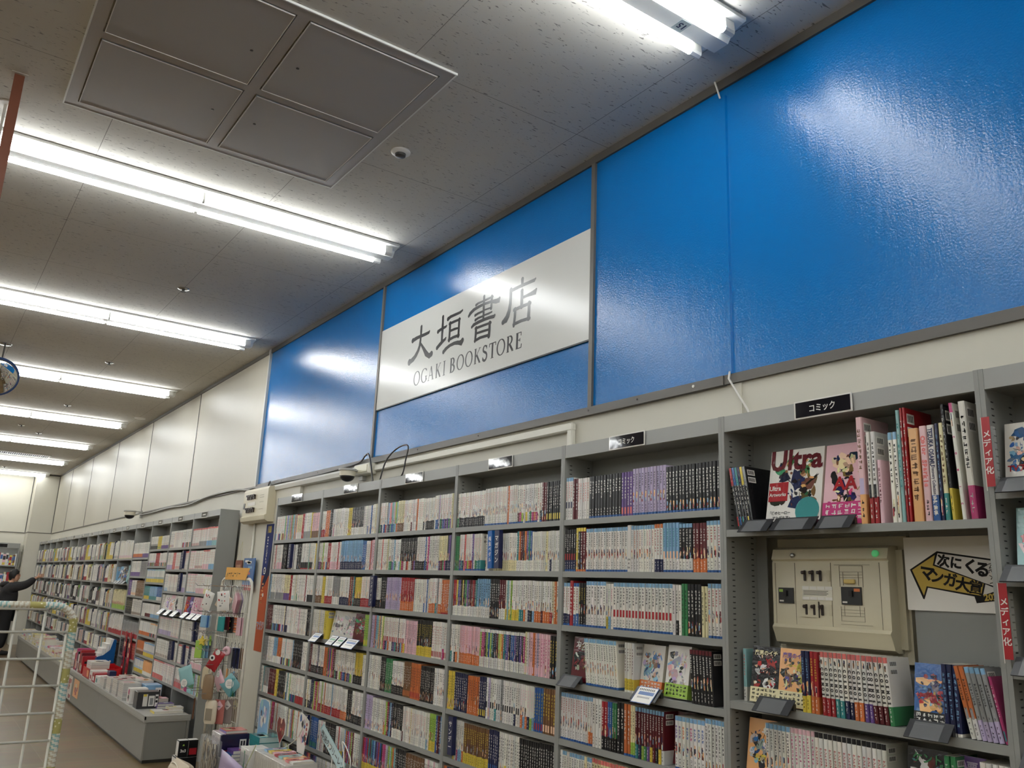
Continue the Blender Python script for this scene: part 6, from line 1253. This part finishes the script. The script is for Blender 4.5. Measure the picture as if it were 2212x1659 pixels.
def standee(name, x, y, z0, outline, c, pal, lab, seed, body=None, yaw=0.0, lean=0.0, sz=.02, textc='k', w_=.1, h_=.2, rim='W'):
    t = empty(name, (x, y, Z(z0)), lab, 'card standee')
    mb = MB(); mb.prism([(p[0], p[1]) for p in outline], 'x', 0, .002, rim); mb.build('card', 'print', t)
    mb = MB(); cx = sum(p[0] for p in outline) / len(outline); cz = sum(p[1] for p in outline) / len(outline)
    mb.poly([(-.0004, cx + (p[0] - cx) * .93, cz + (p[1] - cz) * .95) for p in reversed(outline)], c)
    r_ = random.Random(seed)
    for k in range(14):
        a, b_ = cx + r_.uniform(-.34, .34) * w_, cz + r_.uniform(-.34, .34) * h_; q = r_.uniform(.07, .16) * w_; m_ = 7
        mb.poly([(-.0006 - k * 2e-5, a + q * math.cos(-2 * math.pi * i / m_) * r_.uniform(.6, 1.1), b_ + q * 1.5 * math.sin(-2 * math.pi * i / m_) * r_.uniform(.6, 1.1)) for i in range(m_)], r_.choice(pal))
    if body: mb.text(body[0], frame((-.0012, body[1], body[2]), (0, -1, 0), (0, 0, 1)), sz, textc, .02, vertical=body[3] if len(body) > 3 else False)
    mb.build('print', 'print', t)
    t.matrix_basis = Matrix.Translation((x, y, Z(z0))) @ Matrix.Rotation(yaw, 4, 'Z') @ Matrix.Rotation(lean, 4, 'X')
    for ch in t.children: ch.matrix_parent_inverse = Matrix.Identity(4)
    return t
rect = lambda w_, h_: [(-w_ / 2, 0), (w_ / 2, 0), (w_ / 2, h_), (-w_ / 2, h_)]
standee('card_standee', 2.2, 6.07, -1.07, [(-.105, 0), (.105, 0), (.105, .22), (.08, .255), (0, .265), (-.08, .255), (-.105, .22)], 'b', ['t', 'W', 'N', 'b', 'v', 'W', 'K'], 'tall pale blue card standee with a rounded top before the near bookcase', 3, w_=.2, h_=.26, yaw=.0)
hs = standee('card_standee', 2.16, 5.62, -1.03, [(0, 0), (.07, .07), (.08, .13), (.045, .17), (0, .145), (-.045, .17), (-.08, .13), (-.07, .07)], (120, 34, 32), ['m', 'n', 'R', 's'], 'dark red heart-shaped card standee', 4, w_=.12, h_=.14, body=('♥', 0, .09), textc='r')
mb = MB(); mb.cyl((.003, 0, -.154), (.003, 0, .05), .003, 'W', n=6); mb.build('stick', 'plastic', hs).matrix_parent_inverse = Matrix.Identity(4)
standee('card_standee', 2.17, 5.28, -1.029, [(-.05, 0), (.06, 0), (.085, .09), (.08, .2), (.04, .235), (-.03, .22), (-.09, .2), (-.1, .17), (-.07, .08)], 'W', ['N', 'K', 'p', 'W', 'g', 'B'], 'white cut-out card standee with dark and red prints', 5, w_=.14, h_=.22, body=('●●●●●', -.065, .12, True), textc='R', sz=.026)
tc_ = standee('title_card', 2.19, 4.86, -.985, [(-.2, .0), (-.15, -.065), (.15, .075), (.19, .135), (.15, .165)], (196, 220, 222), ['W', (196, 220, 222)], 'pale blue tilted title card on a white string', 6, w_=.06, h_=.02, body=None, sz=.03, rim=(150, 196, 200))
mb = MB(); mb.text('葬送のフリーレン', frame((-.0012, .0, .045), (0, -1, -.42), (0, -.1, 1)), .046, 'k', .01); mb.build('lettering', 'print', tc_).matrix_parent_inverse = Matrix.Identity(4)
mb = MB(); mb.cyl((.004, .0, -.2), (.004, .0, .04), .003, 'W', n=6); mb.build('stick', 'plastic', tc_).matrix_parent_inverse = Matrix.Identity(4)
mb = MB(); mb.tube(curve_path([(2.19, 4.62, Z(-1.03)), (2.19, 4.60, Z(-.96)), (2.195, 4.68, Z(-.90)), (2.195, 4.74, Z(-.88)), (2.19, 4.70, Z(-.93)), (2.18, 4.66, Z(-1.0))]), .0035, 'W', 6); tag(mb.build('string', 'plastic', smooth=True), 'white looped string hanging at the tilted title card', 'string')
mb = MB(); mb.tube(curve_path([(2.1, 5.44, tz + .157), (2.15, 5.42, Z(-1.0)), (2.16, 5.32, Z(-.94)), (2.16, 5.24, Z(-.86)), (2.16, 5.2, Z(-.80))]), .003, (226, 222, 206), 6); tag(mb.build('string', 'plastic', smooth=True), 'pale looped string behind the cut-out standee', 'string')
mb = MB(); mb.cyl((1.945, 5.64, tz + .0), (1.95, 5.46, tz + .19), .003, (226, 228, 178), n=6); tag(mb.build('stick', 'plastic'), 'thin pale yellow stick leaning on the wrapped row', 'stick')
# items along the floor by the table end
for k, (x, y, z0, q, hb, lab) in enumerate(((1.89, 6.78, 0, .07, .285, 'tall black carton with white top standing on the floor by the goods table'), (1.856, 6.745, .287, .034, .115, 'small black puzzle box marked 3x3 on the tall black carton'), (1.926, 6.745, .287, .034, .115, 'small black box with a red side next to the puzzle box'))):
    t = empty('toy_box', (x, y, z0), lab, 'box', 'toy boxes by the table')
    mb = MB(); mb.box(x - q, x + q, y - q, y + q, z0, z0 + hb, (18, 18, 20), .002); mb.build('carton', 'print', t)
    mb = MB(); mb.box(x - q * .94, x + q * .94, y - q * .94, y + q * .94, z0 + hb, z0 + hb + .0008, 'W'); mb.box(x - q - .001, x - q, y - q * .9, y + q * .9, z0 + .01, z0 + hb - .008, 'W')
    if k == 1: mb.text('3x3', frame((x, y - q - .001, z0 + .045), (1, 0, 0), (0, 0, 1)), .028, 'W', .03); mb.poly([(x - .008, y - q - .001, z0 + .078), (x + .008, y - q - .001, z0 + .078), (x + .004, y - q - .001, z0 + .09), (x - .005, y - q - .001, z0 + .087)], 'L')
    if k == 2: mb.box(x - .026, x + .026, y - q - .001, y - q, z0 + .015, z0 + .06, 'R')
    mb.build('printed_label', 'print', t)
block('toy_box_shelf', 1.80, 1.915, 6.72, 6.84, 0, .0, 'w', '', '') if False else None
t = empty('plush_pouch', (1.72, 6.3, 0), 'beige rounded zip pouch at the foot of the goods table', 'pouch')
mb = MB(); pillow(mb, .34, .22, .16, (206, 192, 170), n=10, squareness=3.0); mb.v = [(1.735 + v[0], 6.25 + v[1], .38 + v[2]) for v in mb.v]; mb.build('pouch_body', 'cloth', t, smooth=True)
mb = MB(); mb.tube([(1.735 + .083 * 0, 6.25 + .15 * math.cos(a * math.pi / 12), .245 + .1 * math.sin(a * math.pi / 12)) for a in range(13)], .004, (240, 232, 214), n=6); mb.v = [(v[0] - .05, v[1], v[2]) for v in mb.v]; mb.build('zip', 'plastic', t, smooth=True)
t = empty('pouch_stand', (1.735, 6.25, 0), 'low grey box carrying the beige pouch', 'box'); mb = MB(); mb.box(1.66, 1.82, 6.08, 6.42, 0, .13, (150, 148, 140)); mb.build('box_body', 'metal', t); mb = MB(); mb.box(1.655, 1.825, 6.075, 6.425, .13, .135, (166, 164, 156)); mb.build('lid', 'metal', t)

# ================================================================= THE PERSON
def skinned(name, chains, mat, parent, sub=2):
    """Grows one smooth surface round a skeleton: chains of (x, y, z, radius); points at the same place are shared."""
    idx = {}; V = []; E = []; R_ = []
    for ch in chains:
        prev = None
        for p in ch:
            k = (round(p[0], 4), round(p[1], 4), round(p[2], 4))
            if k not in idx: idx[k] = len(V); V.append(p[:3]); R_.append(p[3:] if len(p) > 4 else (p[3], p[3]))
            if prev is not None and prev != idx[k]: E.append((prev, idx[k]))
            prev = idx[k]
    me = bpy.data.meshes.new(name); me.from_pydata(V, E, []); o = bpy.data.objects.new(name, me); C.objects.link(o)
    o.modifiers.new('Skin', 'SKIN'); sv = me.skin_vertices[0].data
    for i, r in enumerate(R_): sv[i].radius = r; sv[i].use_root = (i == 0)
    s_ = o.modifiers.new('Sub', 'SUBSURF'); s_.levels = sub; s_.render_levels = sub
    dg = bpy.context.evaluated_depsgraph_get(); m2 = bpy.data.meshes.new_from_object(o.evaluated_get(dg)); o.modifiers.clear(); o.data = m2
    m2.materials.clear(); m2.materials.append(mat); m2.polygons.foreach_set('use_smooth', [True] * len(m2.polygons))
    o.parent = parent; o.matrix_parent_inverse = parent.matrix_basis.inverted(); return o
skinm = mat_plain('skin_tone', (206, 160, 132), .5); jackm = mat_noise('dark_jacket', (44, 43, 45), (58, 57, 58), 30, .75, .2, .2); hairm = mat_plain('black_hair', (22, 20, 20), .45); trm = mat_plain('black_trousers', (20, 20, 22), .8); shoem = mat_plain('dark_shoe', (30, 28, 28), .6); glm = mat_plain('glasses_frame', (30, 26, 28), .35)
px, py = 1.645, 19.15
pr = empty('person', (px, py, 0), 'person in a dark hooded jacket and black trousers reaching up to a shelf', 'person')
sh = 1.27
body = [[(px, py, .86, .125, .15), (px, py, 1.0, .11, .14), (px + .01, py, 1.14, .11, .15), (px + .01, py, sh - .01, .085, .13), (px + .02, py, 1.34, .05, .05), (px + .035, py, 1.40, .05, .05)],
        [(px + .01, py, sh - .01, .085, .13), (px + .02, py - .15, sh - .02, .05), (px + .2, py - .17, 1.285, .042), (px + .27, py - .15, 1.31, .038), (px + .42, py - .02, 1.43, .026), (px + .445, py, 1.445, .026)],
        [(px + .01, py, sh - .01, .085, .13), (px + .0, py + .16, sh - .02, .05), (px - .02, py + .2, 1.05, .04), (px + .04, py + .2, .82, .028), (px + .05, py + .2, .76, .03)],
        [(px, py, .86, .125, .15), (px, py - .09, .80, .085), (px + .02, py - .1, .47, .058), (px - .01, py - .1, .1, .04), (px + .01, py - .1, .045, .04), (px + .12, py - .1, .03, .032)],
        [(px, py, .86, .125, .15), (px, py + .09, .80, .085), (px + .0, py + .1, .47, .058), (px - .06, py + .1, .1, .04), (px - .04, py + .1, .045, .04), (px + .07, py + .1, .03, .032)]]
skinned('body', body, skinm, pr)
J = .022
jk = [[(px, py, .80, .19, .21), (px, py, .95, .185, .205), (px + .01, py, 1.12, .185, .21), (px + .01, py, sh, .15, .19), (px + .015, py, 1.335, .075, .08)],
      [(px + .01, py, sh, .11, .15), (px + .02, py - .165, sh - .03, .105), (px + .2, py - .175, 1.275, .09), (px + .28, py - .15, 1.31, .082), (px + .40, py - .04, 1.415, .06)],
      [(px + .01, py, sh, .11, .15), (px + .0, py + .165, sh - .02, .075), (px - .02, py + .205, 1.05, .062), (px + .035, py + .205, .85, .048)]]
skinned('jacket', jk, jackm, pr)
skinned('hood', [[(px - .10, py - .09, 1.30, .045), (px - .125, py, 1.285, .06), (px - .10, py + .09, 1.30, .045)], [(px - .10, py - .09, 1.30, .045), (px - .02, py - .11, 1.325, .035)], [(px - .10, py + .09, 1.30, .045), (px - .02, py + .11, 1.325, .035)]], jackm, pr)
skinned('trousers', [[(px, py, .87, .16, .19), (px, py - .09, .79, .13), (px + .02, py - .1, .47, .105), (px - .01, py - .1, .10, .09)], [(px, py, .87, .16, .19), (px, py + .09, .79, .13), (px + .0, py + .1, .47, .105), (px - .06, py + .1, .10, .09)]], trm, pr)
for s in (-1, 1):
    xo = px + (.0 if s < 0 else -.05); yo = py + s * .1
    skinned('shoe', [[(xo - .03, yo, .045, .045), (xo + .06, yo, .04, .045), (xo + .17, yo, .033, .036)]], shoem, pr)
# head turned to the shelf (+x) and slightly up
hc = Vector((px + .055, py, 1.465))
mb = MB(); HP = [(.001, -.118), (.035, -.115), (.052, -.095), (.066, -.06), (.074, -.02), (.077, .02), (.074, .06), (.06, .09), (.036, .108), (.001, .115)]
mb.lathe((0, 0, 0), HP, (206, 160, 132), n=24)
def headwarp(v):
    x, y, z = v; f = 1.18 if x < 0 else 1.12
    return (x * f + (.012 if z < -.03 and x > 0 else 0), y * .98, z)
mb.v = [headwarp(v) for v in mb.v]
mb.lathe((.088, 0, -.005), [(.004, .03), (.010, .0), (.013, -.022), (.004, -.03)], (202, 154, 126), axis=(-.18, 0, 1), n=10)
mb.tube([(.083, -.022, -.062), (.091, 0, -.060), (.083, .022, -.062)], .005, (170, 104, 96), n=6)
for s in (-1, 1):
    mb.lathe((.073, s * .03, .008), [(.012, -.002), (.010, .004), (.001, .006)], 'W', axis=(1, s * .3, 0), n=10); mb.lathe((.078, s * .031, .008), [(.005, -.001), (.004, .002), (.001, .003)], 'k', axis=(1, s * .3, 0), n=8)
    mb.tube([(.078, s * .014, .03), (.08, s * .03, .035), (.066, s * .048, .03)], .003, 'k', n=5)
    mb.tube([(.004 + .018 * math.cos(a * .63), s * .076, -.005 + .03 * math.sin(a * .63)) for a in range(10)], .006, (204, 152, 126), n=6, closed=True); mb.box(-.004, .012, s * .07, s * .078, -.025, .015, (196, 142, 116))
R_ = Matrix.Translation(hc) @ Matrix.Rotation(-.12, 4, 'Y') @ Matrix.Rotation(-.1, 4, 'Z')
mb.v = [tuple(R_ @ Vector(v)) for v in mb.v]; mb.build('head', 'skin', pr, auto=True)
mb = MB(); n1, n2 = 10, 28; V = []; F = []
for i in range(n1 + 1):
    for k in range(n2):
        a = 2 * math.pi * k / n2; front = max(0, math.cos(a)); low = -.085 + .15 * front ** .8 + (.03 if abs(math.sin(a)) > .85 else 0)
        z_ = .125 - (.125 - low) * i / n1; q = math.sqrt(max(.0, 1 - (max(z_, 0) / .126) ** 2)); r_ = .087 * (q if z_ > 0 else 1 - .12 * (-z_ / .09)) + .0015 * math.sin(k * 5)
        V.append((r_ * math.cos(a) * (1.18 if math.cos(a) < 0 else 1.1), r_ * math.sin(a), z_))
for i in range(n1):
    for k in range(n2): F.append((i * n2 + k, i * n2 + (k + 1) % n2, (i + 1) * n2 + (k + 1) % n2, (i + 1) * n2 + k))
mb.add([tuple(R_ @ Vector(v)) for v in V], F, (20, 18, 18)); mb.build('hair', 'skin', pr, smooth=True)
mb = MB()
for s in (-1, 1): mb.tube([tuple(R_ @ Vector((.089, s * .031 + .02 * math.cos(a * .63), .006 + .016 * math.sin(a * .63)))) for a in range(10)], .0022, 'k', n=5, closed=True); mb.tube([tuple(R_ @ Vector((.088, s * .05, .01))), tuple(R_ @ Vector((.005, s * .083, .014)))], .002, 'k', n=5)
mb.tube([tuple(R_ @ Vector((.09, -.012, .008))), tuple(R_ @ Vector((.09, .012, .008)))], .002, 'k', n=5); mb.build('glasses', 'plastic', pr)
# hands: palm, four fingers of their own lengths and a thumb from the side of the palm
def hand(name, o, fwd, side, curl):
    o, fwd, side = Vector(o), Vector(fwd).normalized(), Vector(side); side = (side - fwd * side.dot(fwd)).normalized(); dn = fwd.cross(side)
    palm = o + fwd * .045; ch = [[tuple(o) + (.021,), tuple(palm) + (.024, .030), tuple(o + fwd * .075) + (.02, .032)]]
    for k, L_ in enumerate((.062, .072, .066, .05)):
        b_ = o + fwd * .082 + side * (.028 - .0185 * k); p1 = b_ + fwd * L_ * .5; p2 = p1 + (fwd * math.cos(curl) + dn * math.sin(curl)) * L_ * .3; p3 = p2 + (fwd * math.cos(curl * 2) + dn * math.sin(curl * 2)) * L_ * .25
        ch.append([tuple(o + fwd * .075) + (.02, .032), tuple(b_) + (.0088,), tuple(p1) + (.0082,), tuple(p2) + (.0078,), tuple(p3) + (.0066,)])
    tb = o + fwd * .03 + side * .026; ch.append([tuple(palm) + (.024, .030), tuple(tb + side * .012 + fwd * .012) + (.011,), tuple(tb + side * .03 + fwd * .035 + dn * .01) + (.0095,), tuple(tb + side * .034 + fwd * .058 + dn * .018) + (.008,)])
    return skinned(name, ch, skinm, pr, 1)
hand('hand', (px + .43, py - .012, 1.44), (.9, .25, .35), (-.2, .1, 1), .5); hand('hand', (px + .045, py + .205, .775), (.1, 0, -1), (1, 0, 0), .4)

# ================================================================= PACKS AT THE FRONT OF THE GOODS TABLE
t = empty('strand_bag', (1.9, 6.2, Z(-1.3)), 'clear bags of brown and cream strands hanging on the front of the goods table', 'bag')
mb = MB(); rnd = random.Random(21)
for k in range(46):
    y = rnd.uniform(6.05, 6.36); x = rnd.uniform(1.885, 1.915); z = Z(-1.08 - rnd.uniform(0, .05)); P = []
    for j in range(6): P.append((x + rnd.uniform(-.008, .008), y + rnd.uniform(-.018, .018), z - j * .055))
    mb.tube(P, .0035, rnd.choice([(96, 76, 56), (150, 132, 104), (206, 194, 168), (70, 58, 46), (176, 160, 132)]), n=5)
mb.build('strands', 'wrap', t, smooth=True)
mb = MB(); mb.box(1.872, 1.922, 6.03, 6.38, Z(-1.40), Z(-1.06), 'W', .008); mb.build('clear_bag', 'film', t)
t = empty('lilac_sheet', (1.9, 5.75, Z(-1.3)), 'lilac printed sheet curling over the front edge of the goods table', 'printed sheet')
mb = MB(); V = []; n = 12
for i in range(n + 1):
    for j in range(5):
        a = i / n; V.append((1.905 - .02 * math.sin(a * 3.1) - .004 * j, 5.98 - .46 * a, Z(-1.10 - .035 * a - .06 * j + .02 * math.sin(a * 3.1))))
mb.add(V, [(i * 5 + j, i * 5 + j + 1, i * 5 + 6 + j, i * 5 + 5 + j) for i in range(n) for j in range(4)], (168, 150, 182)); o = mb.build('sheet', 'print', t, smooth=True)
so = o.modifiers.new('thickness', 'SOLIDIFY'); so.thickness = .0012; so.offset = 0
mb = MB()
for k in range(9):
    yy, zz, q = rnd.uniform(5.6, 5.9), rnd.uniform(-1.3, -1.16), rnd.uniform(.012, .035); a = (5.98 - yy) / .46
    xx = 1.905 - .02 * math.sin(a * 3.1) - .004 * 3 - .004 - k * 2e-4
    mb.poly([(xx, yy + q * math.cos(-i * .785) * .7, Z(zz) + q * math.sin(-i * .785)) for i in range(8)], rnd.choice([(214, 204, 216), (90, 66, 96), (120, 96, 140), (226, 214, 196), (60, 40, 58)]))
mb.build('print', 'print', t)
